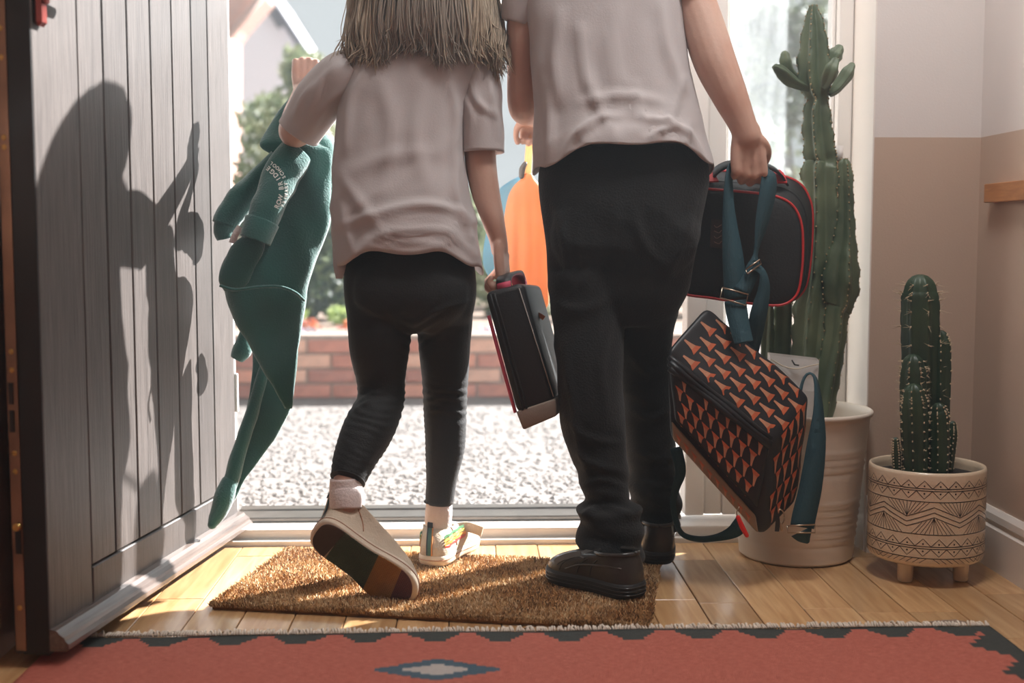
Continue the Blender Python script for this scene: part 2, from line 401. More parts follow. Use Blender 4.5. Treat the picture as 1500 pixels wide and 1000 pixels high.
# in local space the room side is +y if DN == rotated +y, otherwise -y
ysg = 1 if (Vector((-u.y, u.x)) - DN).length < 1e-6 else -1
def dbox(name, s0, s1, d0, d1, z0, z1, m, bev=0.002, par=door):
    """d measured outwards from the room face"""
    y0, y1 = sorted((ysg * d0, ysg * d1))
    bm = bmesh.new(); v, f = box_vf(s0, s1, y0, y1, z0, z1)
    vs = [bm.verts.new(p) for p in v]; [bm.faces.new([vs[i] for i in q]) for q in f]
    bmesh.ops.bevel(bm, geom=list(bm.edges), offset=bev, segments=1, affect='EDGES')
    me = bpy.data.meshes.new(name); bm.to_mesh(me); bm.free(); me.materials.append(m)
    o = bpy.data.objects.new(name, me); COL.objects.link(o); o.parent = par; return o
DT = 0.064
dbox('leaf', 0.0, DL - 0.002, -DT, -0.012, 0.022, 2.02, M_black)
lines = [door_s(p) for p in (121.5, 158.5, 194, 227.5, 258.5, 286.5, 310)]       # grooves, free side first
ZR0, ZR1 = 0.028, 0.128
dbox('stile', lines[0] + 0.0015, DL, -0.0118, 0.0, ZR0 - 0.006, 2.018, M_doorwood)
for a, b in zip(lines[1:], lines[:-1]): dbox('board', a + 0.0022, b - 0.0022, -0.0118, -0.001, ZR1 + 0.003, 2.018, M_doorwood)
dbox('board', 0.0, lines[-1] - 0.0022, -0.0118, -0.001, ZR1 + 0.003, 2.018, M_doorwood)
dbox('bottom_rail', 0.0, lines[0] - 0.0008, -0.0118, 0.001, ZR0, ZR1, M_doorwood)
# weather bar along the foot of the door
wprof = [(0.001, 0.030), (0.030, 0.030), (0.034, 0.034), (0.034, 0.042), (0.028, 0.047), (0.026, 0.053), (0.018, 0.058), (0.013, 0.064), (0.001, 0.066)]
rings = [[Vector((s, ysg * o, z)) for o, z in wprof] for s in (-0.005, DL + 0.004)]
o = mk('weather_bar', loft_vf(rings), wood_mat('weather_bar_wood', srgb(128, 114, 106), srgb(94, 82, 76), 0.22, (2, 60, 60), 2, coat=0.4), None, False)
o.parent = door
# free edge: rebate, lock strip, screws and bolts
dbox('edge_cap', DL - 0.0015, DL + 0.002, -DT + 0.018, -0.0005, 0.022, 2.018, M_black, 0.0005)
strip = dbox('lock_strip', DL + 0.0021, DL + 0.004, -DT + 0.006, -DT + 0.024, 0.028, 2.0, M_copper, 0.0005)
for z in (1.08, 1.03, 0.985, 0.86, 0.845, 0.52, 0.49, 0.355, 0.325, 0.10):
    v, f = lathe_vf([(0.0, 0.0012), (0.0042, 0.0010), (0.0046, 0.0)], 14)
    vv = [(DL + 0.004 + p[2], ysg * (-DT + 0.015) + p[0], z + p[1]) for p in v]
    sc_ = mk('screw', (vv, f), M_brass, None, True); sc_.parent = door
for z0, z1 in ((0.39, 0.425), (0.435, 0.47)): dbox('latch_slot', DL + 0.0041, DL + 0.006, -DT + 0.009, -DT + 0.017, z0, z1, M_black, 0.0005)
v, f = lathe_vf([(0.0, 0.008), (0.003, 0.009), (0.006, 0.009), (0.007, 0.0)], 20)
vv = [(DL + 0.004 + p[2], ysg * (-DT + 0.017) + p[0], 0.235 + p[1]) for p in v]
o = mk('roller_bolt', (vv, f), M_brass, None, True); o.parent = door
dbox('latch_slot', DL + 0.0041, DL + 0.006, -DT + 0.012, -DT + 0.022, 0.19, 0.232, M_black, 0.0005)
# handle plate and lever near the free edge
hs = door_s(64)
hp = dbox('handle_plate', hs - 0.014, hs + 0.014, 0.0005, 0.013, 1.035, 1.27, M_red, 0.006)
hv = tube_vf([(hs, ysg * 0.012, 1.12), (hs, ysg * 0.045, 1.12), (hs - 0.03, ysg * 0.052, 1.118), (hs - 0.11, ysg * 0.052, 1.115)], [0.009, 0.009, 0.009, 0.007], 14, res=18, round_end=True)
o = mk('lever', hv, M_red, None, True); o.parent = door
dbox('key_cylinder', hs - 0.008, hs + 0.008, 0.0131, 0.020, 1.070, 1.092, M_red, 0.003)
hg = mat('white_hinge', srgb(225, 222, 220), rough=0.4)
for z in (0.30, 1.55): dbox('hinge', -0.012, -0.0005, -0.02, 0.004, z, z + 0.09, hg, 0.002)

wp = G(1392, 911); rw = random.Random(4)
pts = [Vector((wp.x + math.cos(a) * rw.uniform(.024, .040), wp.y + math.sin(a) * rw.uniform(.010, .020), 0.0007)) for a in np.linspace(0, 2 * math.pi, 18)[:-1]]
mk('worn_patch', loft_vf([[p - Vector((0, 0, .001)) for p in pts], pts]), mat('grey_wear', srgb(150, 128, 112), rough=0.6, var=0.25, vscale=60), floor, False)
# ------------------------------------------------------------------ outside the door
M_gravel = mat('pale_gravel', srgb(132, 125, 121), rough=0.9, col2=srgb(108, 102, 98), vscale=60, bump=0.5, bscale=90)
ground = struct('ground', box_vf(-14, 16, 2.99, 40, -0.3, -0.02), M_gravel, label='pale gravel drive beyond the threshold')
rg = random.Random(11)
V, Fs = [], []
for i in range(9000):
    y = 3.0 + 2.5 * rg.random() ** 1.4; xx = rg.uniform(-0.9, 1.3) * (y / 3.0); s = rg.uniform(0.007, 0.017)
    k = len(V); a = rg.uniform(0, 6.3); ca, sa = math.cos(a), math.sin(a); h1 = rg.uniform(0.5, 0.9)
    for dx, dy, dz in ((1, 0, 0), (0, .7, .1), (-.9, .1, 0), (0, -.8, -.1), (.1, 0, h1)):
        V.append((xx + s * (dx * ca - dy * sa), y + s * (dx * sa + dy * ca), -0.019 + s * dz * 0.45 + 0.001))
    Fs += [(k, k + 1, k + 4), (k + 1, k + 2, k + 4), (k + 2, k + 3, k + 4), (k + 3, k, k + 4)]
pm = mat('pebble', srgb(138, 132, 127), rough=0.8, col2=srgb(110, 104, 99), vscale=25)
o = mk('loose_pebbles', (V, Fs), pm, None, False); tag(o, 'loose pale pebbles strewn over the drive', 'gravel', kind='stuff')

# low brick wall with single bricks
bw = empty('garden_wall', (0, 5.55, -0.02), 'low red brick garden wall across the drive', 'wall')
mk('mortar', box_vf(-3.2, 3.2, 5.555, 5.72, -0.02, 0.268), mat('mortar', srgb(168, 150, 138), rough=0.95, var=0.2, vscale=40), bw, False)
bmat = [mat('brick_%s' % n, srgb(*c), rough=0.9, var=0.25, vscale=18, bump=0.4, bscale=80) for n, c in (('salmon', (214, 152, 130)), ('rose', (204, 140, 122)), ('buff', (224, 178, 156)), ('plum', (188, 132, 118)))]
bmesh_by = {}
for k, mm in enumerate(bmat):
    bm = bmesh.new(); v, f = box_vf(-0.104, 0.104, -0.012, 0.03, -0.0285, 0.0285)
    vs = [bm.verts.new(p) for p in v]; [bm.faces.new([vs[i] for i in q]) for q in f]
    bmesh.ops.bevel(bm, geom=list(bm.edges), offset=0.004, segments=1, affect='EDGES')
    me = bpy.data.meshes.new('brick_%d' % k); bm.to_mesh(me); bm.free(); me.materials.append(mm); bmesh_by[k] = me
for c in range(4):
    xx = -3.15 + (0.11 if c % 2 else 0.0)
    while xx < 3.1:
        o = bpy.data.objects.new('brick', bmesh_by[rg.randrange(4)]); COL.objects.link(o)
        o.location = (xx, 5.552 + rg.uniform(-0.004, 0.004), -0.02 + 0.034 + c * 0.068); set_parent(o, bw); xx += 0.219
bed = struct('flower_bed', box_vf(-3.3, 3.3, 5.721, 9.5, -0.02, 0.262), mat('bed_soil', srgb(150, 128, 112), rough=1.0, var=0.5, vscale=30, bump=0.8), label='raised bed behind the brick wall')

def leafball(name, c, r, n, size, mats, parent, seed, shape=1.0):
    q = random.Random(seed); V, Fs, mi = [], [], []
    c = Vector(c); r = Vector(r)
    for i in range(n):
        d = Vector((q.gauss(0, 1), q.gauss(0, 1), q.gauss(0, 1))).normalized() * (q.random() ** 0.45)
        lump = 0.8 + 0.35 * noise.noise(Vector((d.x * 2.2 + seed, d.y * 2.2, d.z * 2.2)))
        p = c + Vector((d.x * r.x, d.y * r.y, d.z * r.z)) * lump * 1.1
        a = Vector((q.gauss(0, 1), q.gauss(0, 1), q.gauss(0, 1))).normalized(); b = a.orthogonal().normalized(); s = size * q.uniform(0.6, 1.3)
        k = len(V); V += [p - a * s, p + b * s * 0.42, p + a * s, p - b * s * 0.42]; Fs.append((k, k + 1, k + 2, k + 3)); mi.append(q.randrange(len(mats)))
    me = bpy.data.meshes.new(name); me.from_pydata([tuple(v) for v in V], [], Fs)
    for mm in mats: me.materials.append(mm)
    me.polygons.foreach_set('material_index', mi); me.update()
    o = mesh_obj(name, me, None, parent, False); o['kind'] = 'stuff'; return o
LEAF = [mat('leaf_%d' % i, srgb(*c), rough=0.5, trans=0.4) for i, c in enumerate(((92, 112, 74), (70, 92, 60), (124, 138, 92), (58, 78, 56)))]
PALE = [mat('pale_leaf_%d' % i, srgb(*c), rough=0.5, trans=0.45) for i, c in enumerate(((150, 160, 120), (128, 142, 108), (176, 178, 140)))]
BARK = mat('bark', srgb(112, 92, 76), rough=0.95, var=0.4, vscale=20, bump=0.5)
def shrub(name, base, blobs, n, size, mats, label, cat, seed, group=None):
    e = empty(name, base, label, cat, group)
    b = Vector(base)
    st = []
    for i, (c, r) in enumerate(blobs):
        cc = Vector(c)
        st.append(tube_vf([b + Vector((0.02 * i - 0.02, 0, 0)), b.lerp(cc, 0.5) + Vector((0.03, 0, 0.05)), cc], [0.025, 0.018, 0.008], 7, res=8))
    mk('stem', cat_vf(*st), BARK, e)
    for i, (c, r) in enumerate(blobs):
        leafball('foliage', c, r, int(n / len(blobs)), size, mats, e, seed + i)
    return e
def B(px, py, Y, r, ry=None): return (P(px, py, Y), (m_px(r, Y), m_px(r, Y), m_px(ry or r, Y)))
def base_at(px, Y, z=0.262): p = P(px, 400, Y); return (p.x, Y, z)
shrub('bushy_hedge', base_at(440, 6.75), [B(390, 330, 6.8, 70, 80), B(480, 330, 6.75, 75, 100), B(400, 410, 6.75, 80, 60), B(480, 415, 6.75, 75, 55)], 6500, 0.035, LEAF, 'tall leafy green bush left of the doorway', 'bush', 20)
shrub('young_tree', base_at(455, 8.0), [B(440, 105, 8, 38, 40), B(395, 185, 8.1, 50, 60), B(460, 180, 8.0, 55, 80), B(420, 250, 8, 80, 70), B(375, 290, 8, 50, 60)], 1900, 0.05, PALE, 'airy pale tree rising above the green bush', 'tree', 30)
shrub('garden_shrub', base_at(720, 7.0), [B(715, 400, 7.0, 60, 55), B(780, 430, 7.0, 60, 40), B(690, 330, 7.2, 40, 60)], 3000, 0.04, PALE, 'pale sunlit shrub seen between the two children', 'shrub', 40)
FLW = [mat('petal_%s' % n, srgb(*c), rough=0.6, trans=0.3) for n, c in (('red', (200, 84, 60)), ('orange', (222, 126, 60)), ('brown', (130, 84, 70)))]
FLP = [mat('petal_%s' % n, srgb(*c), rough=0.6, trans=0.3) for n, c in (('lilac', (196, 180, 206)), ('white', (232, 226, 226)), ('grey', (170, 160, 166)))]
YEL = [mat('lime_leaf', srgb(190, 206, 130), rough=0.6, trans=0.4), mat('lime_leaf_dark', srgb(140, 164, 90), rough=0.6, trans=0.4)]
for i, (px, ft, lb, nm) in enumerate(((446, FLW, 'rust red flowers in the bed behind the brick wall', 'flower_clump'), (524, FLW, 'dark red flower clump beside the smaller child', 'flower_clump'), (450, FLP, 'lilac and white flowers trailing on the brick wall', 'flower_clump'), (528, FLP, 'white flowers partly behind the black leggings', 'flower_clump'), (606, FLP, 'white flowers seen between the legs of the smaller child', 'flower_clump'), (720, FLP, 'white flowers on the wall left of the lunch bag', 'flower_clump'), (425, YEL, 'lime green foliage tuft below the tall bush', 'foliage_tuft'), (505, YEL, 'lime green foliage tuft left of the black leggings', 'foliage_tuft'))):
    Y = 6.06 if ft is FLW else (5.83 if ft is FLP else 6.30); py = 482 if ft is FLW else (497 if ft is FLP else 462)
    c = P(px, py, Y)
    e = empty(nm, (c.x, Y, 0.262), lb, 'plant', 'plants in the raised bed')
    leafball('bloom', c, (0.105, 0.09, 0.06), 320, 0.022, ft, e, 60 + i)
    mk('stem', tube_vf([(c.x, Y, 0.262), c], [0.012, 0.006], 6), LEAF[1], e)

# white gabled house on the left, brick house edge, pale house and trees seen through the sidelight
def poly_prism(pts_px, Y, depth):
    a = [P(px, py, Y) for px, py in pts_px]; b = [p + Vector((0, depth, 0)) for p in a]
    return loft_vf([a, b], (True, True))
M_render = mat('white_render', srgb(240, 240, 246), rough=0.9)
hs_ = empty('white_house', P(380, 420, 14), 'white rendered house with a grey roof edge beyond the bush', 'house')
gz = 420
a0 = P(400, 0, 14)
mk('wall', poly_prism([(120, 430), (450, 430), (450, 85), (398, 2), (330, -105), (225, -105), (120, 60)], 14, 5), M_render, hs_, False)
mk('verge', tube_vf([P(385, -20, 13.9), P(405, 12, 13.9), P(440, 66, 13.9), P(452, 84, 13.9)], 0.045, 8), mat('grey_verge', srgb(120, 124, 132), rough=0.7), hs_)
mk('roof', cat_vf(strap_vf([P(320, -125, 16.4), P(454, 86, 16.4)], Vector((0, 1, 0)), 5.0, 0.08)), mat('slate', srgb(126, 130, 138), rough=0.8, var=0.3, vscale=10), hs_, False)
bh = empty('brick_house', P(330, 420, 11), 'pink brick gable edge at the top of the doorway', 'house')
mk('wall', poly_prism([(250, 430), (335, 430), (335, 52), (345, 38), (385, -8), (385, -60), (250, -60)], 11, 0.6), mat('pink_brick_far', srgb(206, 166, 152), rough=0.9, var=0.12, vscale=14), bh, False)
mk('eave', tube_vf([P(334, 55, 10.95), P(388, -12, 10.95)], 0.03, 6), mat('eave_board', srgb(196, 170, 160), rough=0.8), bh)
gh = empty('grey_roofed_house', P(1080, 420, 16), 'pale house with a low grey roof seen through the sidelight', 'house')
mk('wall', poly_prism([(1000, 430), (1128, 430), (1128, 62), (1000, 52)], 16, 4), mat('pale_wall_far', srgb(196, 200, 204), rough=0.9, var=0.1, vscale=3), gh, False)
mk('roof', poly_prism([(985, 60), (1132, 72), (1130, 54), (1060, 50), (985, 46)], 15.8, 4.5), MATS['slate'], gh, False)
shrub('garden_tree', base_at(1165, 9.5, -0.02), [B(1150, 130, 9.5, 70, 100), B(1190, 60, 9.6, 60, 90), B(1230, 180, 9.5, 60, 90), B(1130, 40, 9.7, 45, 40)], 4200, 0.055, LEAF[:3] + PALE[:1], 'hazy leafy tree seen through the sidelight window', 'tree', 70)
shrub('garden_shrub', base_at(1120, 6.8), [B(1100, 215, 7.5, 60, 45), B(1170, 290, 7.5, 70, 45), B(1100, 330, 7.5, 60, 60), B(1180, 390, 7.5, 80, 60)], 2600, 0.045, PALE + LEAF[:1], 'grey green shrub low behind the sidelight window', 'shrub', 80)
# ------------------------------------------------------------------ kilim rug
ra = G(125, 932); rb = G(1449, 921)
RX0, RX1, RY1, RY0 = -0.72, rb.x, (ra.y + rb.y) / 2 - 0.012, 0.9
M_rred = mat('kilim_red', srgb(248, 152, 130), rough=0.95, col2=srgb(216, 104, 88), vscale=16, stretch=(5, 70, 1), bump=1.0, bscale=24)
M_rdark = mat('kilim_dark', srgb(84, 88, 84), rough=0.95, var=0.4, vscale=14, stretch=(4, 60, 1), bump=0.8, bscale=30)
M_rblue = mat('kilim_blue', srgb(96, 122, 138), rough=0.95, var=0.3, vscale=14, stretch=(4, 60, 1), bump=0.8, bscale=30)
M_rwhite = mat('kilim_white', srgb(222, 212, 204), rough=0.95, var=0.15, vscale=14, stretch=(4, 60, 1), bump=0.8, bscale=30)
rug = empty('kilim_rug', ((RX0 + RX1) / 2, (RY0 + RY1) / 2, 0), 'red flat-woven rug with dark stepped border and cream fringe', 'rug')
cx, cy = 0.0075, 0.0045
nx, ny = int((RX1 - RX0) / cx), int((RY1 - RY0) / cy)
dc = G(640, 986)
per = 0.1165; ph0 = G(635, 940).x
def rug_color(x, y):
    d = RY1 - y
    e = RX1 - x
    ym = abs(y - (RY0 + RY1) / 2)
    # stepped triangles along the far edge
    t = ((x - ph0) / per + 0.5) % 1.0 - 0.5
    st = 0.054 * min(1.0, 1.45 * (1 - abs(t) / 0.49))
    st = math.floor(st / 0.0105) * 0.0105
    if d < max(0.008, st): return 1
    # right border with steps
    t2 = ((y - RY1) / 0.13 + 0.28) % 1.0 - 0.5
    if e < 0.030 + max(0.0, math.floor((0.5 - abs(t2)) * 7) / 7 * 0.10): return 1
    # diamonds
    for k in (-2, 0, 2):
        ax = abs(x - dc.x - k * 0.72); ay = abs(y - dc.y)
        if ay > 0.06: continue
        ax = math.floor(ax / 0.013) * 0.013; ay = math.floor(ay / 0.006) * 0.006
        if ax / 0.042 + ay / 0.022 < 0.95: return 3
        if ax / 0.094 + ay / 0.045 < 1.0: return 2
    return 0
V, Fs, mi = [], [], []
for j in range(ny + 1):
    for i in range(nx + 1):
        xx = RX0 + i * cx; yy = RY1 - j * cy
        wob = 0.004 * noise.noise(Vector((xx * 3, yy * 3, 1))) + (0.004 * noise.noise(Vector((xx * 6, 0, 4))) if j == 0 else 0)
        V.append((xx, yy + (0.004 * math.sin(xx * 2.3) + 0.004 * noise.noise(Vector((xx * 5, 0, 9)))) * max(0, 1 - j / 30), 0.0065 + max(-0.002, wob)))
for j in range(ny):
    for i in range(nx):
        a = j * (nx + 1) + i; Fs.append((a, a + nx + 1, a + nx + 2, a + 1)); mi.append(rug_color(RX0 + (i + 0.5) * cx, RY1 - (j + 0.5) * cy))
me = bpy.data.meshes.new('weave'); me.from_pydata(V, [], Fs)
for mm in (M_rred, M_rdark, M_rblue, M_rwhite): me.materials.append(mm)
me.polygons.foreach_set('material_index', mi); me.update()
o = mesh_obj('weave', me, None, rug, True)
md = o.modifiers.new('thick', 'SOLIDIFY'); md.thickness = 0.005; md.offset = -1
# twisted fringe along the far edge
V, Fs = [], []
rf = random.Random(5); items = []
xx = RX0 + 0.01
while xx < RX1 - 0.002:
    yo = RY1 + 0.004 * math.sin(xx * 2.3) + 0.004 * noise.noise(Vector((xx * 5, 0, 9)))
    L = rf.uniform(0.012, 0.026); dx = rf.uniform(-0.012, 0.012)
    items.append(tube_vf([(xx, yo - 0.003, 0.008), (xx + dx * 0.4, yo + L * 0.5, 0.009 + rf.uniform(0, .004)), (xx + dx, yo + L, 0.003)], [0.0024, 0.0024, 0.0012], 5, res=5))
    xx += rf.uniform(0.0035, 0.0055)
fo = mk('fringe', cat_vf(*items), mat('cream_fringe', srgb(226, 212, 196), rough=0.95, var=0.15, vscale=40), rug); fo['kind'] = 'stuff'

# ------------------------------------------------------------------ coir doormat
c0, c1, c2, c3 = G(307, 893), G(427, 801), G(975, 834), G(955, 926)
MA = Vector((c0.x, c0.y, 0)); mu = Vector((c3.x - c0.x, c3.y - c0.y, 0)); ML = mu.length * 0.995; mu.normalize(); mv = Vector((-mu.y, mu.x, 0)); MW = 0.435
matt = empty('doormat', MA + mu * ML / 2 + mv * MW / 2, 'brown coir doormat under the children by the threshold', 'doormat')
def mp_(a, b, z): return MA + mu * a + mv * b + Vector((0, 0, z))
M_coir = mat('coir', srgb(178, 128, 78), rough=1.0, col2=srgb(120, 82, 46), vscale=30, bump=1.0, bscale=160)
base_vf = loft_vf([[mp_(a, b, z) for a, b in ((0.004, 0.004), (ML - .004, .004), (ML - .004, MW - .004), (.004, MW - .004))] for z in (0.001, 0.009)])
mk('backing', base_vf, M_coir, matt, False)
MT = 0.014
rf = random.Random(8)
V, Fs, mi = [], [], []
for i in range(42000):
    edge = rf.random() < 0.16
    if edge:
        s = rf.random(); b = rf.uniform(0, 0.006); a = s * ML
        if rf.random() < 0.3: a, b = (rf.choice((rf.uniform(0, .006), ML - rf.uniform(0, .006))), rf.random() * MW)
        elif rf.random() < 0.2: b = MW - b
    else: a, b = rf.random() * ML, rf.random() * MW
    p = mp_(a, b, 0.006); h = rf.uniform(0.005, 0.0105); an = rf.uniform(0, 6.28)
    t = Vector((math.cos(an), math.sin(an), 0)); lean = Vector((rf.gauss(0, .0035), rf.gauss(0, .0035), h))
    w = 0.0011; k = len(V)
    V += [p - t * w, p + t * w, p + lean + t * w * .6, p + lean - t * w * .6]; Fs.append((k, k + 1, k + 2, k + 3)); 
    n_ = noise.noise(Vector((a * 9, b * 9, 2)))
    mi.append(0 if n_ + rf.uniform(-.5, .5) > 0.12 else (1 if rf.random() < .6 else 2))
me = bpy.data.meshes.new('coir_pile'); me.from_pydata([tuple(v) for v in V], [], Fs)
for nm, c in (('coir_light', (220, 192, 152)), ('coir_mid', (188, 146, 98)), ('coir_dark', (122, 92, 62))): me.materials.append(mat(nm, srgb(*c), rough=1.0))
me.polygons.foreach_set('material_index', mi); me.update()
o = mesh_obj('coir_pile', me, None, matt, False); o['kind'] = 'stuff'
# ------------------------------------------------------------------ tall cactus in the white ribbed pot
PC = Vector((P(1168, 620, 2.675).x, 2.672, 0))
tall = empty('potted_cactus', PC, 'tall columnar cactus with side arms in a white ribbed pot', 'potted plant')
zr = P(1168, 612, 2.60).z
prof = [(0.0, 0.001), (0.118, 0.001), (0.124, 0.006)]
for i in range(40):
    t = i / 39; z = 0.008 + t * (zr - 0.008); r = 0.124 + 0.030 * t
    rib = 0.0016 * math.cos(i * math.pi) if (0.12 < t < 0.42 or 0.62 < t < 0.78) else 0.0
    prof.append((r + rib, z))
prof += [(0.160, zr + 0.002), (0.1605, zr + 0.010), (0.157, zr + 0.013), (0.151, zr + 0.010), (0.149, zr - 0.004), (0.147, zr - 0.03), (0.146, zr - 0.05)]
M_pot = mat('white_enamel', srgb(226, 212, 196), rough=0.45, var=0.05, vscale=5)
mk('pot', lathe_vf(prof, 72, PC), M_pot, tall)
mk('soil', lathe_vf([(0.0, zr - 0.030), (0.08, zr - 0.026), (0.148, zr - 0.034)], 40, PC), mat('pale_grit', srgb(200, 190, 180), rough=1.0, var=0.4, vscale=90, bump=1, bscale=120), tall)
M_cact = mat('tall_cactus_green', srgb(104, 116, 88), rough=0.5, col2=srgb(66, 80, 58), vscale=9, bump=0.15, bscale=40)
M_cedge = mat('cactus_corky_edge', srgb(158, 138, 100), rough=0.8, var=0.3, vscale=30)
def fluted(rows, ribs=5, depth=0.42, n_per=8, res=60, rot=0.3, wav=0.06, wf=55, round_top=True, seed=0):
    """rows (px,py,Y,half width px) bottom to top -> fluted column + list of rib crest points"""
    q = cr([(*P(a, b, c), m_px(r, c) * (1.13 if wf == 55 else 1.0)) for a, b, c, r in rows], res)
    pts = [Vector(p[:3]) for p in q]; R = [p[3] for p in q]
    if round_top:
        Rm = R[-1]
        d = (pts[-1] - pts[-2]).normalized()
        for s, c in ((0.35, 0.93), (0.65, 0.75), (0.88, 0.48), (0.98, 0.18)): pts.append(pts[len(q) - 1] + d * Rm * s); R.append(Rm * c)
    n = ribs * n_per; rings = []; crest = [[] for _ in range(ribs)]
    uu = Vector((1, 0, 0))
    for i, (p, r) in enumerate(zip(pts, R)):
        t = (pts[min(i + 1, len(pts) - 1)] - pts[max(i - 1, 0)]).normalized(); uu = (uu - t * uu.dot(t)).normalized(); w = t.cross(uu)
        ring = []
        for k in range(n):
            a = 2 * math.pi * k / n; f = abs(((k / n_per) % 1.0) - 0.5) * 2    # 1 at the crest
            rr = r * (1 - depth + depth * f ** 1.4)
            if f > 0.95: rr *= 1 + wav * math.sin(p.z * wf * 2.3 + k * 1.7 + seed) + wav * 0.6 * noise.noise(Vector((p.z * 40, k, seed)))
            pt = p + (uu * math.cos(a + rot) + w * math.sin(a + rot)) * rr
            ring.append(pt)
            if k % n_per == 0: crest[k // n_per].append(pt)
        rings.append(ring)
    return loft_vf(rings), crest
def column(name, rows, parent, m, **kw):
    vf, crest = fluted(rows, **kw)
    o = mk(name, vf, m, parent); return o, crest
def edges_and_spines(parent, crests, m, step=3, rr=0.0012, sl=0.004):
    it = []
    for c in crests:
        for i in range(1, len(c) - 1, step): it.append(ellip_vf(c[i], rr * 1.5, rr * 1.5, rr * 2, 6, 4))
    o = mk('areoles', cat_vf(*it), m, parent); o['kind'] = 'stuff'
YC = 2.68
col1, cr1 = column('stem', [(1185, 640, YC, 22), (1188, 560, YC, 26), (1195, 470, YC, 30), (1203, 400, YC, 28), (1205, 330, YC, 25), (1204, 270, YC, 25), (1204, 246, YC, 26), (1206, 236, YC, 20), (1203, 222, YC, 22), (1200, 195, YC, 21), (1198, 165, YC, 19), (1200, 146, YC, 14), (1197, 132, YC, 20), (1194, 105, YC, 23), (1194, 70, YC, 20), (1193, 35, YC, 14), (1192, 14, YC, 7)], tall, M_cact, ribs=5, res=150, depth=0.5, rot=0.35, wav=0.07)
edges_and_spines(col1, cr1, M_cedge)
col2, cr2 = column('stem', [(1200, 640, YC - .03, 14), (1212, 560, YC - .03, 17), (1222, 500, YC - .03, 16), (1226, 458, YC - .03, 17), (1230, 445, YC - .03, 21), (1232, 415, YC - .03, 26), (1234, 380, YC - .03, 22), (1238, 345, YC - .03, 15), (1239, 300, YC - .03, 11), (1238, 262, YC - .03, 11), (1237, 242, YC - .03, 9)], tall, M_cact, ribs=4, res=110, depth=0.45, rot=0.1, wav=0.06, seed=3)
edges_and_spines(col2, cr2, M_cedge)
col3, cr3 = column('stem', [(1140, 640, YC + .06, 14), (1143, 560, YC + .06, 15), (1146, 500, YC + .06, 16), (1148, 420, YC + .06, 15), (1150, 330, YC + .06, 12)], tall, M_cact, ribs=4, res=60, rot=0.5, seed=7)
edges_and_spines(col3, cr3, M_cedge)
col4, cr4 = column('stem', [(1118, 640, YC + .03, 8), (1122, 560, YC + .03, 10), (1125, 490, YC + .03, 9), (1127, 450, YC + .03, 6)], tall, M_cact, ribs=4, res=40, rot=0.2, seed=9)
for rows in ([(1188, 130, YC, 5), (1170, 124, YC, 7), (1156, 116, YC, 10), (1144, 106, YC - .01, 10), (1137, 100, YC - .02, 6)],
             [(1178, 118, YC + .02, 5), (1166, 112, YC + .02, 5), (1156, 102, YC + .02, 7), (1151, 90, YC + .02, 9), (1150, 82, YC + .02, 7)],
             [(1212, 104, YC + .02, 5), (1218, 92, YC + .02, 8), (1224, 80, YC + .02, 11), (1228, 74, YC + .02, 8)],
             [(1206, 128, YC - .03, 5), (1213, 116, YC - .04, 11), (1218, 102, YC - .05, 12), (1222, 93, YC - .05, 8)],
             [(1214, 138, YC, 5), (1224, 130, YC, 8), (1234, 118, YC, 9), (1242, 106, YC, 10), (1247, 98, YC, 6)]):
    a, c_ = column('arm', rows, tall, M_cact, ribs=4, res=26, depth=0.4, wav=0.05)
M_stake = mat('cane_brown', srgb(168, 112, 76), rough=0.6, var=0.2, vscale=20)
mk('stake', tube_vf([P(1201, 640, 2.66), P(1229, 228, 2.70)], 0.0065, 12), M_stake, tall)
mk('stake_tip', tube_vf([P(1228.5, 236, 2.70), P(1230, 214, 2.702)], 0.0085, 12), mat('white_tip', srgb(228, 220, 214), rough=0.5), tall)
# small white paper bag tucked into the pot, tied with string
pb = empty('gift_bag', P(1150, 625, 2.60), 'small white paper bag with string standing in the white pot', 'bag')
M_paper = mat('white_paper', srgb(236, 232, 228), rough=0.7, var=0.08, vscale=20, trans=0.3)
fr_ = [P(1128, 520, 2.585), P(1200, 528, 2.585), P(1192, 618, 2.595), P(1128, 612, 2.595)]
bk_ = [p + Vector((0, 0.022, 0.004)) for p in fr_]
fr2 = [p + Vector((0, 0.003, 0)) for p in fr_]
bv = loft_vf([[fr_[3], fr_[2], bk_[2], bk_[3]], [fr_[0].lerp(fr_[3], .5) + Vector((0, -.006, 0)), fr_[1].lerp(fr_[2], .5) + Vector((0, -.006, 0)), bk_[1].lerp(bk_[2], .5) + Vector((0, .006, 0)), bk_[0].lerp(bk_[3], .5) + Vector((0, .006, 0))], [fr_[0], fr_[1], bk_[1], bk_[0]]], (True, False))
mk('bag_body', bv, M_paper, pb, False)
mk('string', tube_vf([P(1129, 526, 2.580), P(1150, 537, 2.576), P(1168, 540, 2.576), P(1185, 536, 2.576), P(1199, 533, 2.580)], 0.0013, 6, res=20), mat('string', srgb(214, 200, 178), rough=0.9), pb)
mk('clasp', tube_vf([P(1160, 527, 2.577), P(1164, 534, 2.575), P(1170, 535, 2.577)], 0.0016, 6), M_black, pb)

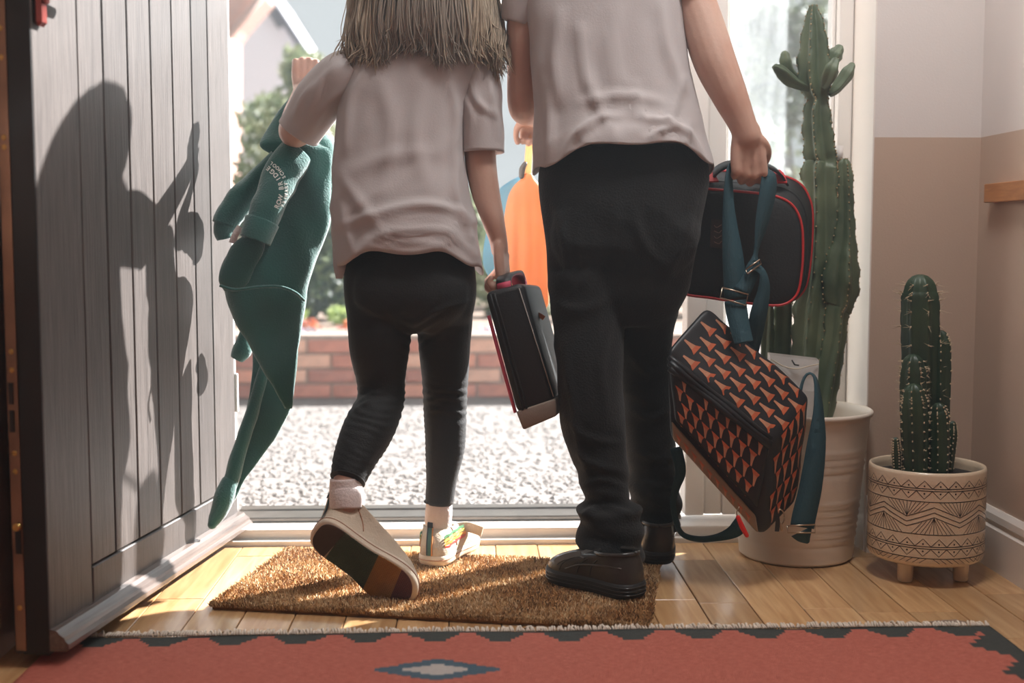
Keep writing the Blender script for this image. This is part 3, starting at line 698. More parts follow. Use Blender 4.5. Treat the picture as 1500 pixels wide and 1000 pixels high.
# ------------------------------------------------------------------ short cactus in the patterned pot
SC = Vector((P(1356, 770, 2.495).x, 2.497, 0)); SR = m_px(84.5, 2.495)
sp = empty('potted_cactus', SC, 'short clustered cactus in a cream pot with black zigzag pattern', 'potted plant')
zt = P(1356, 690, 2.40).z - 0.003; zb = P(1356, 832, 2.39).z
M_cer = mat('cream_ceramic', srgb(222, 200, 172), rough=0.28, var=0.05, vscale=7, coat=0.3)
prof = [(0.0, zb), (SR - 0.012, zb), (SR - 0.004, zb + 0.004), (SR, zb + 0.012)] + [(SR, zb + 0.012 + (zt - 0.012 - zb - 0.006) * i / 10) for i in range(1, 11)] + [(SR - 0.0015, zt), (SR - 0.005, zt + 0.001), (SR - 0.008, zt - 0.002), (SR - 0.009, zt - 0.012), (SR - 0.009, zt - 0.05)]
mk('pot', lathe_vf(prof, 72, SC), M_cer, sp)
mk('soil', lathe_vf([(0.0, zt - 0.018), (SR - 0.009, zt - 0.022)], 32, SC), mat('dark_soil', srgb(44, 34, 28), rough=1.0, var=0.4, vscale=80, bump=1, bscale=120), sp)
for a in (math.radians(232), math.radians(308), math.radians(90)):
    c = SC + Vector((math.cos(a) * 0.094, math.sin(a) * 0.062 if a > 2 else 0.07, 0))
    mk('leg', lathe_vf([(0.0, 0.0005), (0.0135, 0.0005), (0.015, 0.003), (0.0165, zb + 0.004)], 20, c), M_cer, sp)
M_ink = mat('black_glaze', srgb(34, 28, 24), rough=0.4)
def pot_line(pts, w=0.0016, R=None):
    """pts (angle, v) on the pot wall: raised painted stroke"""
    R = (R or SR) + 0.0004; out = []
    d = []
    for (a0, v0), (a1, v1) in zip(pts[:-1], pts[1:]):
        n = max(1, int(abs(a1 - a0) / 0.06))
        d += [(a0 + (a1 - a0) * k / n, v0 + (v1 - v0) * k / n) for k in range(n)]
    d.append(pts[-1]); V = []; Fs = []
    for i, (a, v) in enumerate(d):
        b0 = d[max(i - 1, 0)]; b1 = d[min(i + 1, len(d) - 1)]; ta, tv = (b1[0] - b0[0]) * SR, b1[1] - b0[1]; L = math.hypot(ta, tv) or 1
        na, nv = -tv / L * w / 2 / SR, ta / L * w / 2
        for s in (-1, 1):
            aa, vv = a + s * na, v + s * nv; V.append((SC.x + R * math.cos(aa), SC.y + R * math.sin(aa), vv))
    for i in range(len(d) - 1): k = 2 * i; Fs.append((k, k + 1, k + 3, k + 2))
    return V, Fs
Hh = zt - zb
def vz(py_rel): return zt - 0.004 - py_rel * Hh            # 0 top .. 1 bottom
it = []
TAU = 2 * math.pi
def band(v, w=0.0016): it.append(pot_line([(TAU * k / 60, vz(v)) for k in range(61)], w))
def tri_row(v0, v1, n=24, dot=True):
    for k in range(n):
        a0, a1, a2 = TAU * k / n, TAU * (k + 0.5) / n, TAU * (k + 1) / n
        it.append(pot_line([(a0, vz(v0)), (a1, vz(v1)), (a2, vz(v0))], 0.0013))
        vm = vz(v0 + (v1 - v0) * 0.32); R = SR + 0.0005
        it.append(([(SC.x + R * math.cos(a1 + 0.0018 / SR * math.cos(t)), SC.y + R * math.sin(a1 + 0.0018 / SR * math.cos(t)), vm + 0.0018 * math.sin(t)) for t in (TAU * j / 8 for j in range(8))], [tuple(range(8))]))
def zig(v0, v1, w=0.0016, n=7, ph=0.0):
    pts = []
    for k in range(n): pts += [(TAU * (k + ph) / n, vz(v0)), (TAU * (k + ph + 0.5) / n, vz(v1))]
    pts.append((TAU * (n + ph) / n, vz(v0))); it.append(pot_line(pts, w))
tri_row(0.135, 0.055); band(0.137); band(0.160); tri_row(0.162, 0.245); band(0.275)
zig(0.33, 0.44); zig(0.385, 0.495); zig(0.435, 0.545)
n = 7
for k in range(n):
    for up in (0, 1):
        ac = TAU * (k + (0.5 if up else 0.0)) / n
        vA, vB = (0.275, 0.44) if up else (0.62, 0.435)
        it.append(pot_line([(ac, vz(vA)), (ac, vz(vB))], 0.0012))
        for s in (-1, 1):
            for j in range(1, 6):
                f = j / 6; a_out = ac + s * f * TAU / n / 2 * 0.98
                ze = vB + ((0.33 if up else 0.545) - vB) * f
                it.append(pot_line([(a_out, vz(vA + (ze - vA) * 0.05)), (ac + s * max(0.0, f - 0.40) * TAU / n / 2, vz(vB + ((0.33 if up else 0.545) - vB) * max(0.0, f - 0.40) + (-0.01 if up else 0.01)))], 0.0010))
band(0.62); tri_row(0.745, 0.665); band(0.747); band(0.770); tri_row(0.772, 0.850); band(0.872)
for k in range(28):
    s = 1 if (k // 4) % 2 else -1
    for e in (0.0, 0.5): it.append(pot_line([(TAU * (k + e) / 28, vz(0.875)), (TAU * (k + e + 0.5 * s) / 28, vz(0.925))], 0.0010))
mk('painted_pattern', cat_vf(*it), M_ink, sp, False)
M_cact2 = mat('short_cactus_green', srgb(52, 72, 48), rough=0.45, col2=srgb(34, 52, 36), vscale=14, bump=0.1, bscale=60)
M_spine = mat('pale_spine', srgb(200, 180, 150), rough=0.6)
YS = 2.50
for rows, ribs, sp_l, sd_ in (([(1350, 690, YS + .02, 24), (1349, 600, YS + .02, 25), (1348, 500, YS + .02, 28), (1348, 440, YS + .02, 28), (1348, 425, YS + .02, 24)], 7, 0.022, 1),
                        ([(1378, 690, YS + .01, 13), (1378, 600, YS + .01, 15), (1379, 540, YS + .01, 16), (1379, 505, YS + .01, 15), (1378, 495, YS + .01, 12)], 6, 0.006, 2),
                        ([(1338, 690, YS - .015, 18), (1337, 600, YS - .015, 20), (1337, 550, YS - .015, 20), (1337, 535, YS - .015, 17)], 7, 0.010, 3),
                        ([(1341, 692, YS - .045, 18), (1340, 640, YS - .045, 20), (1339, 595, YS - .045, 20), (1338, 577, YS - .045, 16)], 7, 0.007, 4),
                        ([(1376, 692, YS - .04, 14), (1377, 650, YS - .04, 15), (1376, 610, YS - .04, 14), (1375, 600, YS - .04, 11)], 6, 0.004, 5),
                        ([(1314, 690, YS - .03, 6), (1313, 665, YS - .03, 7), (1312, 645, YS - .03, 5)], 5, 0.006, 6),
                        ([(1390, 690, YS - .02, 6), (1394, 640, YS - .02, 8), (1395, 622, YS - .02, 6)], 5, 0.003, 7)):
    vf, crest = fluted(rows, ribs=ribs, depth=0.22, n_per=8, res=46, rot=0.2 + sd_, wav=0.015, wf=60, seed=sd_)
    o = mk('stem', vf, M_cact2, sp); rr_ = random.Random(sd_); it = []
    cx0 = P(rows[0][0], 600, rows[0][2])
    for c in crest:
        for i in range(2, len(c) - 2, 4):
            out = Vector((c[i].x - cx0.x, c[i].y - cx0.y, 0)).normalized()
            it.append(ellip_vf(c[i], .0016, .0016, .0022, 6, 4))
            for q in range(3):
                dv = (out + Vector((rr_.gauss(0, .35), rr_.gauss(0, .35), rr_.gauss(0.1, .35)))).normalized(); L = sp_l * rr_.uniform(.4, 1.1)
                it.append(tube_vf([c[i], c[i] + dv * L], [0.0006, 0.0002], 4))
    o2 = mk('spines', cat_vf(*it), M_spine, o); o2['kind'] = 'stuff'
# ------------------------------------------------------------------ people
M_skin = mat('skin', srgb(202, 166, 148), rough=0.5, col2=srgb(192, 148, 128), vscale=14, sss=0.12, bump=0.12, bscale=150)
M_shirt = mat('white_cotton', srgb(208, 199, 197), rough=0.9, var=0.05, vscale=6, bump=0.14, bscale=300, sheen=0.15, trans=0.22)
M_legging = mat('black_jersey', srgb(20, 19, 18), rough=0.75, var=0.25, vscale=10, bump=0.3, bscale=300, sheen=0.06)
M_trouser = mat('charcoal_wool', srgb(25, 24, 23), rough=0.95, var=0.3, vscale=12, bump=0.6, bscale=260, sheen=0.10)
M_sock = mat('white_sock', srgb(226, 212, 208), rough=0.95, var=0.06, vscale=20, bump=0.4, bscale=200)
M_canvas = mat('cream_canvas', srgb(206, 188, 166), rough=0.9, var=0.12, vscale=14, bump=0.35, bscale=240)
M_rubber = mat('white_rubber', srgb(216, 198, 176), rough=0.5, var=0.06, vscale=12)
M_leather = mat('black_leather', srgb(60, 56, 53), rough=0.24, var=0.2, vscale=20, bump=0.15, bscale=90)
M_brubber = mat('black_rubber', srgb(26, 25, 25), rough=0.6, var=0.2, vscale=20)
M_hair = mat('ash_blonde_hair', srgb(206, 188, 164), rough=0.4, col2=srgb(160, 140, 118), vscale=20, stretch=(8, 8, 1), trans=0.25)
M_boyhair = mat('brown_hair', srgb(92, 68, 50), rough=0.5, var=0.3, vscale=30)
M_eye = mat('eye_white', srgb(235, 232, 228), rough=0.2); M_iris = mat('iris', srgb(60, 48, 40), rough=0.2)
M_lip = mat('lip', srgb(186, 110, 100), rough=0.5)

def hand_vfs(W, d, pn, lat, L=0.14, curl=(70, 80, 50), spread=0.115, thumb_in=0.4):
    """palm, four curled fingers and a thumb as overlapping tubes; lat points to the thumb side"""
    d = Vector(d).normalized(); pn = Vector(pn); pn = (pn - d * pn.dot(d)).normalized(); lat = Vector(lat); lat = (lat - d * lat.dot(d) - pn * lat.dot(pn)).normalized()
    W = Vector(W); out = []; K = []
    for i in range(4):
        s = (1.5 - i) * spread * L
        k = W + d * L * (0.50, 0.52, 0.50, 0.45)[i] + lat * s - pn * 0.01 * L * abs(i - 1.3); K.append(k)
        out.append(tube_vf([W - d * 0.10 * L + lat * s * 0.55, W + d * 0.2 * L + lat * s * 0.85, k], [0.085 * L, 0.085 * L, 0.068 * L], 12, res=7, round_end=True))
    for i in range(4):
        Ln = (0.42, 0.46, 0.43, 0.34)[i] * L; A = 0.0; p = K[i]; pts = [p - d * 0.02 * L]; rr = [0.060 * L]
        for fr_c, c, r in zip((0.46, 0.30, 0.24), curl, (0.054, 0.050, 0.043)):
            A += math.radians(c + (i - 1.5) * 3)
            dd = d * math.cos(A) + pn * math.sin(A)
            pts.append(p + dd * Ln * fr_c * 0.5); rr.append(r * L * 1.03); p = p + dd * Ln * fr_c; pts.append(p); rr.append(r * L)
        out.append(tube_vf(pts, rr, 12, res=16, round_end=True))
    b = W + d * 0.10 * L + lat * 0.20 * L
    t1 = (d * 0.75 + lat * 0.55 + pn * thumb_in).normalized(); t2 = (d * 0.8 + lat * 0.05 + pn * (thumb_in + 0.35)).normalized(); t3 = (d * 0.7 - lat * 0.35 + pn * (thumb_in + 0.4)).normalized()
    p1 = b + t1 * 0.20 * L; p2 = p1 + t2 * 0.18 * L; p3 = p2 + t3 * 0.13 * L
    out.append(tube_vf([W + d * 0.02 * L + lat * 0.08 * L, b, p1, p2, p3], [0.085 * L, 0.085 * L, 0.066 * L, 0.058 * L, 0.048 * L], 12, res=16, round_end=True))
    return out
def head_vfs(c, r=0.085):
    c = Vector(c)      # face towards +y
    out = [ellip_vf(c + Vector((0, -0.01, 0.012)), r * 0.92, r * 1.1, r * 1.12, 20, 14), ellip_vf(c + Vector((0, 0.03, -0.035)), r * 0.72, r * 0.75, r * 0.85, 16, 10)]
    out.append(tube_vf([c + Vector((0, r * 1.12, 0.005)), c + Vector((0, r * 1.28, -0.022))], [0.008, 0.013], 8, round_end=True))
    for s in (-1, 1): out.append(ellip_vf(c + Vector((s * r * 0.95, 0.0, -0.005)), 0.010, 0.017, 0.026, 10, 8))
    return out
def face_parts(c, r, parent):
    c = Vector(c)
    for s in (-1, 1):
        e = mk('eye', ellip_vf(c + Vector((s * 0.031, r * 1.0, 0.004)), 0.012, 0.008, 0.008, 12, 8), M_eye, parent)
        mk('iris', ellip_vf(c + Vector((s * 0.031, r * 1.0 + 0.006, 0.004)), 0.005, 0.003, 0.005, 10, 6), M_iris, e)
    mk('mouth', tube_vf([c + Vector((-0.02, r * 0.98, -0.055)), c + Vector((0, r * 1.08, -0.057)), c + Vector((0.02, r * 0.98, -0.055))], [0.002, 0.006, 0.002], 8, res=9), M_lip, parent)

# ---- shoes -------------------------------------------------------
from mathutils.bvhtree import BVHTree
OUT = [(0, 0), (0.012, .20), (0.06, .33), (0.16, .39), (0.32, .385), (0.48, .40), (0.64, .475), (0.78, .50), (0.89, .44), (0.965, .28), (1.0, .02), (0.965, -.24), (0.89, -.40), (0.78, -.46), (0.64, -.44), (0.48, -.39), (0.32, -.385), (0.16, -.39), (0.06, -.33), (0.012, -.20)]
def outline(L, W, n=48, flip=1):
    q = cr(OUT + [OUT[0]], n + 1)[:-1]
    return [Vector((x * L, y * W * flip, 0)) for x, y in q]
def shoe_base(L, W, ts, collar, cr_a, cr_b, cn, flip=1, low=1.9, rows=18, toe_h=0.0):
    """collar: local centre of the ankle opening; returns sole, upper vf and the ring list"""
    o = outline(L, W, 48, flip); cx = 0.45 * L
    def sc(p, s, z): return Vector((cx + (p.x - cx) * s, p.y * s, z))
    sole = loft_vf([[sc(p, 0.965, 0.0) for p in o], [sc(p, 1.0, 0.003) for p in o], [sc(p, 1.012, ts * 0.5) for p in o], [sc(p, 1.005, ts) for p in o], [sc(p, 0.96, ts + 0.001) for p in o]])
    cn = Vector(cn).normalized(); ax = (Vector((1, 0, 0)) - cn * cn.x).normalized(); ay = cn.cross(ax)
    col = []
    for p in o:
        a = math.atan2(p.y / W, (p.x - cx) / L); col.append(Vector(collar) + ax * cr_a * math.cos(a) + ay * cr_b * math.sin(a))
    rings = []
    for i in range(rows):
        t = i / (rows - 1); s = t ** low; zt_ = t ** 0.72
        ring = []
        for p, c in zip(o, col):
            b = sc(p, 0.975, ts * 0.8); q = b.lerp(c, s); q.z = b.z + (c.z - b.z) * (zt_ * 0.75 + t * 0.25); ring.append(q)
        rings.append(ring)
    upper = loft_vf(rings, (True, False))
    return sole, upper, rings
def xf(vf, M): return [M @ Vector(p) for p in vf[0]], vf[1]
def frame_M(o, ex, ez):
    ex = Vector(ex).normalized(); ez = Vector(ez); ez = (ez - ex * ez.dot(ex)).normalized(); ey = ez.cross(ex)
    return Matrix.Translation(Vector(o)) @ Matrix((ex, ey, ez)).transposed().to_4x4()
def wrap(bvh, a, b, n=10, lift=0.0015, up=Vector((0, 0, 1))):
    """path draped over the upper between two local (x,y) points"""
    pts = []
    for i in range(n):
        t = i / (n - 1); x = a[0] + (b[0] - a[0]) * t; y = a[1] + (b[1] - a[1]) * t
        h = bvh.ray_cast(Vector((x, y, 0.3)), Vector((0, 0, -1)))
        if h[0] is not None: pts.append(h[0] + h[1] * lift)
    return pts
def rev_open(vf, thick=0.003):
    return shell_me('u', vf, thick)

def sneaker(M, L, W, collar, parent, tread, flip, label, strap_open=False, flash=True):
    ts = 0.020
    sole, upper, rings = shoe_base(L, W, ts, collar, 0.040, 0.033, (0.12, 0, 1), flip)
    sh = mk('shoe', xf(sole, M), M_rubber, parent); sh.name = 'shoe'; sh['label'] = label
    bvh = BVHTree.FromPolygons([Vector(p) for p in upper[0]], upper[1])
    me = shell_me('upper', xf(upper, M), 0.003); mesh_obj('upper', me, M_canvas, sh)
    o = outline(L, W, 48, flip); cx = 0.45 * L
    # tread patches under the sole, one per colour
    cuts = [-0.01, 0.20, 0.56, 0.80, 1.01]
    for k, mm in enumerate(tread):
        poly = [Vector((cx + (p.x - cx) * 0.93, p.y * 0.91, 0)) for p in outline(L, W, 160, flip)]
        poly = [p for p in poly if cuts[k] * L <= p.x + 0.10 * (p.y * flip) + (0.02 * math.sin(p.y * 90) if 0 < k else 0) <= cuts[k + 1] * L + 0.004]
        top = sorted([p for p in poly if p.y >= 0], key=lambda p: p.x); bot = sorted([p for p in poly if p.y < 0], key=lambda p: -p.x)
        pl = top + bot
        if len(pl) > 3:
            z0, z1 = -0.0022, 0.001
            mk('tread', xf(loft_vf([[p + Vector((0, 0, z0)) for p in pl], [p + Vector((0, 0, z1)) for p in pl]]), M), mm, sh, False)
    # foxing line, heel stripe, laces
    mk('foxing', xf(tube_vf([Vector((cx + (p.x - cx) * 1.016, p.y * 1.016, ts * 0.62)) for p in o] + [Vector((cx + (o[0].x - cx) * 1.016, o[0].y, ts * 0.62))], 0.0011, 5), M), mat('foxing_line', srgb(170, 120, 90), rough=0.6), sh)
    stripe = [rings[i][0] + Vector((-0.0015, 0, 0)) for i in range(1, 18)]
    ws = [Vector((0, 1, 0))] * len(stripe)
    for dy, w, mm in ((0.0, 0.008, 'heel_teal'), (0.0055 * flip, 0.003, 'heel_orange'), (-0.0055 * flip, 0.003, 'heel_ink')):
        c_ = {'heel_teal': (70, 104, 92), 'heel_orange': (206, 132, 70), 'heel_ink': (44, 50, 62)}[mm]
        mk('heel_stripe', xf(strap_vf([p + Vector((-0.0008, dy, 0)) for p in stripe], Vector((0, 1, 0)), w, 0.0015), M), mat(mm, srgb(*c_), rough=0.8), sh, False)
    for k in range(5):
        x = L * (0.44 + 0.062 * k); hw = 0.020 - 0.001 * k
        for sgn in (-1, 1):
            pts = wrap(bvh, (x, -hw * sgn), (x + L * 0.05, hw * sgn))
            if len(pts) > 2: mk('lace', xf(strap_vf(pts, Vector((1, 0, 0)), 0.006, 0.0016), M), M_sock, sh, False)
    # rainbow flash on the sides
    for k, (nm, c_) in enumerate((('flash_red', (196, 60, 48)), ('flash_orange', (226, 150, 60)), ('flash_yellow', (226, 200, 90)), ('flash_green', (84, 140, 96)))):
        for sd in ((1, -1) if flash else ()):
            pts = []
            for j in range(10):
                t = j / 9; i_ = int(6 + 3 * t + k * 0.9); jj = (int(5 + 9 * t)) if sd > 0 else (48 - int(5 + 9 * t))
                q = rings[min(i_, 17)][jj % 48]; q2 = q + Vector((0, sd * flip * 0.0012, 0.0046 * k - 0.004)); pts.append(q2)
            mk('flash', xf(strap_vf(pts, Vector((0, 0, 1)), 0.0052, 0.0014), M), mat(nm, srgb(*c_), rough=0.7), sh, False)
    for sd in (10, 38):
        mk('side_seam', xf(tube_vf([rings[i][sd] + Vector((0, (1 if sd < 24 else -1) * flip * 0.0006, 0)) for i in range(3, 18)], 0.0011, 5), M), mat('foxing_line', srgb(170, 120, 90)), sh)
    if strap_open:
        c = Vector(collar)
        mk('ankle_strap', xf(strap_vf([c + Vector((0.030, -0.030, -0.012)), c + Vector((0.044, -0.050, -0.012)), c + Vector((0.046, -0.082, -0.020))], Vector((0, 0.1, 1)), 0.022, 0.004, 8), M), M_canvas, sh, False)
    mk('pull_tab', xf(strap_vf([rings[-1][0] + Vector((-0.002, 0, -0.012)), rings[-1][0] + Vector((-0.005, 0, 0.008)), rings[-1][0] + Vector((0.004, 0, 0.010))], Vector((0, 1, 0)), 0.012, 0.002, 6), M), mat('heel_ink', srgb(44, 50, 62)), sh, False)
    return sh

def school_shoe(M, L, W, parent, flip, label):
    ts = 0.028
    sole, upper, rings = shoe_base(L, W, ts, (0.25 * L, 0, 0.080), 0.045, 0.035, (0.1, 0, 1), flip, low=2.3)
    sh = mk('shoe', xf(sole, M), M_brubber, parent); sh['label'] = label
    bvh = BVHTree.FromPolygons([Vector(p) for p in upper[0]], upper[1])
    me = shell_me('upper', xf(upper, M), 0.003); mesh_obj('upper', me, M_leather, sh)
    o = outline(L, W, 48, flip); cx = 0.45 * L
    for z in (0.30, 0.55, 0.80):
        mk('sole_groove', xf(tube_vf([Vector((cx + (p.x - cx) * 1.012, p.y * 1.015, ts * z)) for p in o] + [Vector((cx + (o[0].x - cx) * 1.012, o[0].y, ts * z))], 0.0013, 5), M), M_leather, sh)
    for k, x in enumerate((0.50, 0.62)):
        pts = wrap(bvh, (L * x, -0.040), (L * (x + 0.02), 0.040), 12, 0.002)
        if len(pts) > 2: mk('strap', xf(strap_vf(pts, Vector((1, 0, 0)), 0.022, 0.006), M), mat('strap_leather', srgb(84, 78, 73), rough=0.3), sh, False)
    pts = wrap(bvh, (L * 0.80, -0.030), (L * 0.80, 0.030), 12, 0.001)
    if len(pts) > 2: mk('toe_seam', xf(tube_vf(pts, 0.0018, 6), M), mat('strap_leather', srgb(84, 78, 73), rough=0.3), sh)
    for sd in (1, -1):
        pts = [rings[3][24 - sd * 9], rings[7][24 - sd * 11], rings[9][24 - sd * 15], rings[9][24 - sd * 19]]
        mk('side_seam', xf(tube_vf([p + Vector((0, sd * flip * 0.0008, 0)) for p in pts], 0.0016, 6, res=14), M), mat('strap_leather', srgb(84, 78, 73), rough=0.3), sh)
        for e_ in (8, 11, 13):
            mk('panel_seam', xf(tube_vf([rings[i][24 - sd * e_] + Vector((0, sd * flip * 0.0006, 0)) for i in range(2, 13)], 0.0011, 5), M), M_brubber, sh)
        fl_ = [rings[i][24 - sd * 6].lerp(rings[i][24 - sd * 7], 0.5) + Vector((0, sd * flip * 0.001, 0.001)) for i in range(5, 15)]
        mk('side_flap', xf(strap_vf(fl_, Vector((1, 0, 0)), 0.012, 0.003), M), mat('strap_leather', srgb(84, 78, 73), rough=0.3), sh, False)
    # padded collar
    mk('collar', xf(tube_vf([p for p in rings[-1]] + [rings[-1][0]], 0.005, 8), M), M_leather, sh)
    return sh

# ---- cloth helpers ----------------------------------------------
def wrinkle(p, amp, seed, zs=18, xs=5): 
    return amp * (nz(p, (xs, xs, zs), seed) + 0.5 * nz(p, (xs * 2.3, xs * 2, zs * 1.6), seed + 5))
def tshirt(name, torso_rows, sleeves, hem_raise, parent, seed, amp=0.006, peak=0.0, power=1.3, folds=(), sfolds=()):
    rows = np.array(torso_rows, float); RES = 70; N = 96
    rings = px_loft(rows, N, RES, e=2.35)
    out = []
    for i, r in enumerate(rings):
        t = i / (RES - 1); w = smooth01((t - 0.45) / 0.55)
        ring = []
        for k, p in enumerate(r):
            a = 2 * math.pi * k / N                  # 0 = right, 3pi/2 = towards the camera
            f = max(0.0, math.cos(a - 1.5 * math.pi - peak)) ** power
            fr_f = max(0.0, math.cos(a - 0.5 * math.pi)) ** 2
            q = p + Vector((0, 0, w * (hem_raise * f + hem_raise * 0.4 * fr_f + 0.006 * math.sin(a * 7 + seed) * w)))
            q += Vector((0, -1, 0)) * (0.016 * w * f)
            ring.append(q)
        out.append(ring)
    def dsp(p):
        h = smooth01((p[2] - 0.62) / 0.5)
        d = amp * (0.25 + 0.75 * (1 - h)) * 1.2 * nz(p, (7, 5, 9), seed)
        d += amp * 0.9 * (1 - h) * (1 - abs(2 * nz((p[0] * 0.75 + p[2] * 0.65, p[1], p[2] * 0.8 - p[0] * 0.5), (5, 5, 17), seed + 3)))  # drag lines
        d += amp * 0.5 * nz((p[0] - p[2] * 0.5, p[1], p[2] + p[0] * 0.7), (9, 6, 15), seed + 8)
        return d
    tm = shell_me(name, loft_vf(out, (False, False)), 0.0028, dsp); creases(tm, [(a_, w_ * 0.8, h_ * 1.7) for a_, w_, h_ in folds])
    root = mesh_obj(name, tm, M_shirt, parent)
    # stitched hem
    hem = [p + Vector((0, 0, 0.012)) for p in out[-1]]
    for rows_s, fl in sleeves:
        q = px_tube(rows_s, 48, 34, caps=False, flat=fl)
        sm_ = shell_me('sleeve', q, 0.0028, lambda p: amp * 0.8 * nz((p[0] + p[2] * .4, p[1], p[2] - p[0] * .5), (10, 8, 16), seed + 2)); creases(sm_, [(a_, w_ * 0.85, h_ * 1.5) for a_, w_, h_ in sfolds])
        mesh_obj('sleeve', sm_, M_shirt, root)
    # collar
    c = out[0]; mk('collar', tube_vf(c + [c[0]], 0.006, 8), M_shirt, root)
    return root

# ================================================================== the girl
g_head = P(626, -42, 2.62)
girl_arm_l = [(512, 112, 2.55, 25), (470, 160, 2.575, 23), (433, 194, 2.60, 22), (432, 176, 2.67, 20), (440, 148, 2.745, 16), (446, 128, 2.785, 13)]
girl_arm_r = [(700, 112, 2.55, 26), (703, 190, 2.55, 24), (704, 236, 2.545, 23), (711, 280, 2.54, 21), (722, 320, 2.53, 17), (730, 352, 2.53, 13.5), (732, 366, 2.53, 13)]
g_pel = [(330, 520, 690, 2.53, .60), (370, 508, 692, 2.53, .60), (405, 504, 697, 2.525, .62), (440, 505, 697, 2.525, .62), (468, 512, 690, 2.53, .56), (486, 530, 672, 2.53, .45)]
g_ll = [(553, 430, 2.525, 46), (556, 480, 2.525, 47), (556, 520, 2.53, 43), (558, 558, 2.535, 36), (557, 590, 2.53, 35), (540, 628, 2.48, 38), (521, 668, 2.435, 33), (508, 706, 2.40, 25.5)]
g_lr = [(651, 430, 2.53, 45), (651, 500, 2.555, 39), (652, 560, 2.575, 34), (652, 600, 2.585, 32), (652, 650, 2.59, 30), (647, 700, 2.595, 23.5), (643, 738, 2.60, 21)]
body = [px_tube(girl_arm_l, 16, 40, round_end=True), px_tube(girl_arm_r, 16, 40, round_end=True)]
body += hand_vfs(P(445, 127, 2.785), (0.08, 0.12, 1), (-0.25, 0.95, 0.1), (0.9, 0.3, 0), 0.118, (75, 85, 50), spread=0.13)
HGR = P(733, 368, 2.53)
body += hand_vfs(HGR, (0.10, 0.02, -1), (-0.92, 0.25, -0.2), (0.25, 1, 0), 0.138, (58, 78, 60), thumb_in=0.5)
body += head_vfs(g_head, 0.082) + [px_tube([(625, 85, 2.55, 34), (625, 40, 2.57, 30), (626, 0, 2.60, 32)], 16, 8)]
body += [loft_vf(px_loft([(70, 575, 680, 2.55, .6), (95, 515, 690, 2.55, .5), (150, 508, 668, 2.54, .5), (300, 505, 680, 2.53, .5), (380, 515, 685, 2.53, .55), (460, 525, 680, 2.53, .5)], 32, 20))]
for leg in (g_ll, g_lr): body.append(px_tube(leg, 14, 30, shrink=0.82, round_end=True))
body += [px_tube([(508, 700, 2.402, 19), (509, 728, 2.392, 18), (508, 752, 2.385, 18)], 12, 8, round_end=True), px_tube([(643, 730, 2.60, 16), (642, 770, 2.605, 16), (644, 800, 2.61, 15)], 12, 8, round_end=True)]
girl = mesh_obj('person', remesh(body, 0.0036, 3), M_skin)
tag(girl, 'smaller child with long hair, white T-shirt and black leggings walking out', 'person')
face_parts(g_head, 0.082, girl)
leg_me = remesh([loft_vf(px_loft(g_pel, 40, 24)), px_tube(g_ll, 24, 50), px_tube(g_lr, 24, 50), ellip_vf(P(560, 425, 2.478), .060, .040, .066), ellip_vf(P(646, 428, 2.482), .058, .038, .066)], 0.005, 6)
kneeL = P(556, 592, 2.53); kneeR = P(652, 592, 2.585); crotch = P(605, 478, 2.5)
def leg_d(p):
    v = Vector(p); d = 0.0008 * nz(p, (12, 12, 30), 2)
    for k, a in ((kneeL, 0.0020), (kneeR, 0.0020)):
        w = math.exp(-((v.z - k.z) / 0.045) ** 2) * (1 if abs(v.x - k.x) < 0.07 else 0)
        d += a * w * math.sin((v.z - k.z + 0.25 * (v.x - k.x) + 0.012 * nz(p, (14, 14, 20), 4)) * 380) * (0.6 + 0.8 * nz(p, (10, 10, 14), 9))
    w = math.exp(-((v - crotch).length / 0.06) ** 2); d += 0.002 * w * math.sin((v.z * 1.0 + abs(v.x - crotch.x) * -0.6) * 300)
    w = math.exp(-((v.z - P(505, 680, 2.4).z) / 0.05) ** 2); d += 0.0009 * w * math.sin((v.z + 0.4 * v.x) * 500)
    return d
push(leg_me, leg_d)
creases(leg_me, [([(520, 600), (545, 588), (592, 590)], 3.5, 0.004), ([(522, 590), (550, 575), (592, 578)], 3.0, 0.003), ([(608, 478), (640, 455), (690, 440)], 4, 0.004), ([(600, 470), (560, 462), (520, 440)], 4, 0.003), ([(622, 590), (650, 582), (684, 592)], 3, 0.004), ([(622, 604), (650, 600), (684, 606)], 3, 0.004), ([(622, 575), (650, 570), (684, 576)], 3, 0.003), ([(500, 640), (520, 660), (545, 680)], 4, 0.002)])
leggings = mesh_obj('leggings', leg_me, M_legging, girl)
for c, r, ax in ((g_ll[-1], 1.03, Vector(P(508, 706, 2.40)) - Vector(P(521, 668, 2.435))), (g_lr[-1], 1.03, Vector((0, 0, -1)))):
    p = P(*c[:3]); rr = m_px(c[3], c[2]) * r; t = ax.normalized(); u1 = t.orthogonal().normalized(); u2 = t.cross(u1)
    ringp = [p - t * 0.006 + (u1 * math.cos(a) + u2 * math.sin(a)) * rr * 0.97 for a in (2 * math.pi * k / 32 for k in range(33))]
    mk('hem', tube_vf(ringp, 0.0022, 8), M_legging, leggings)
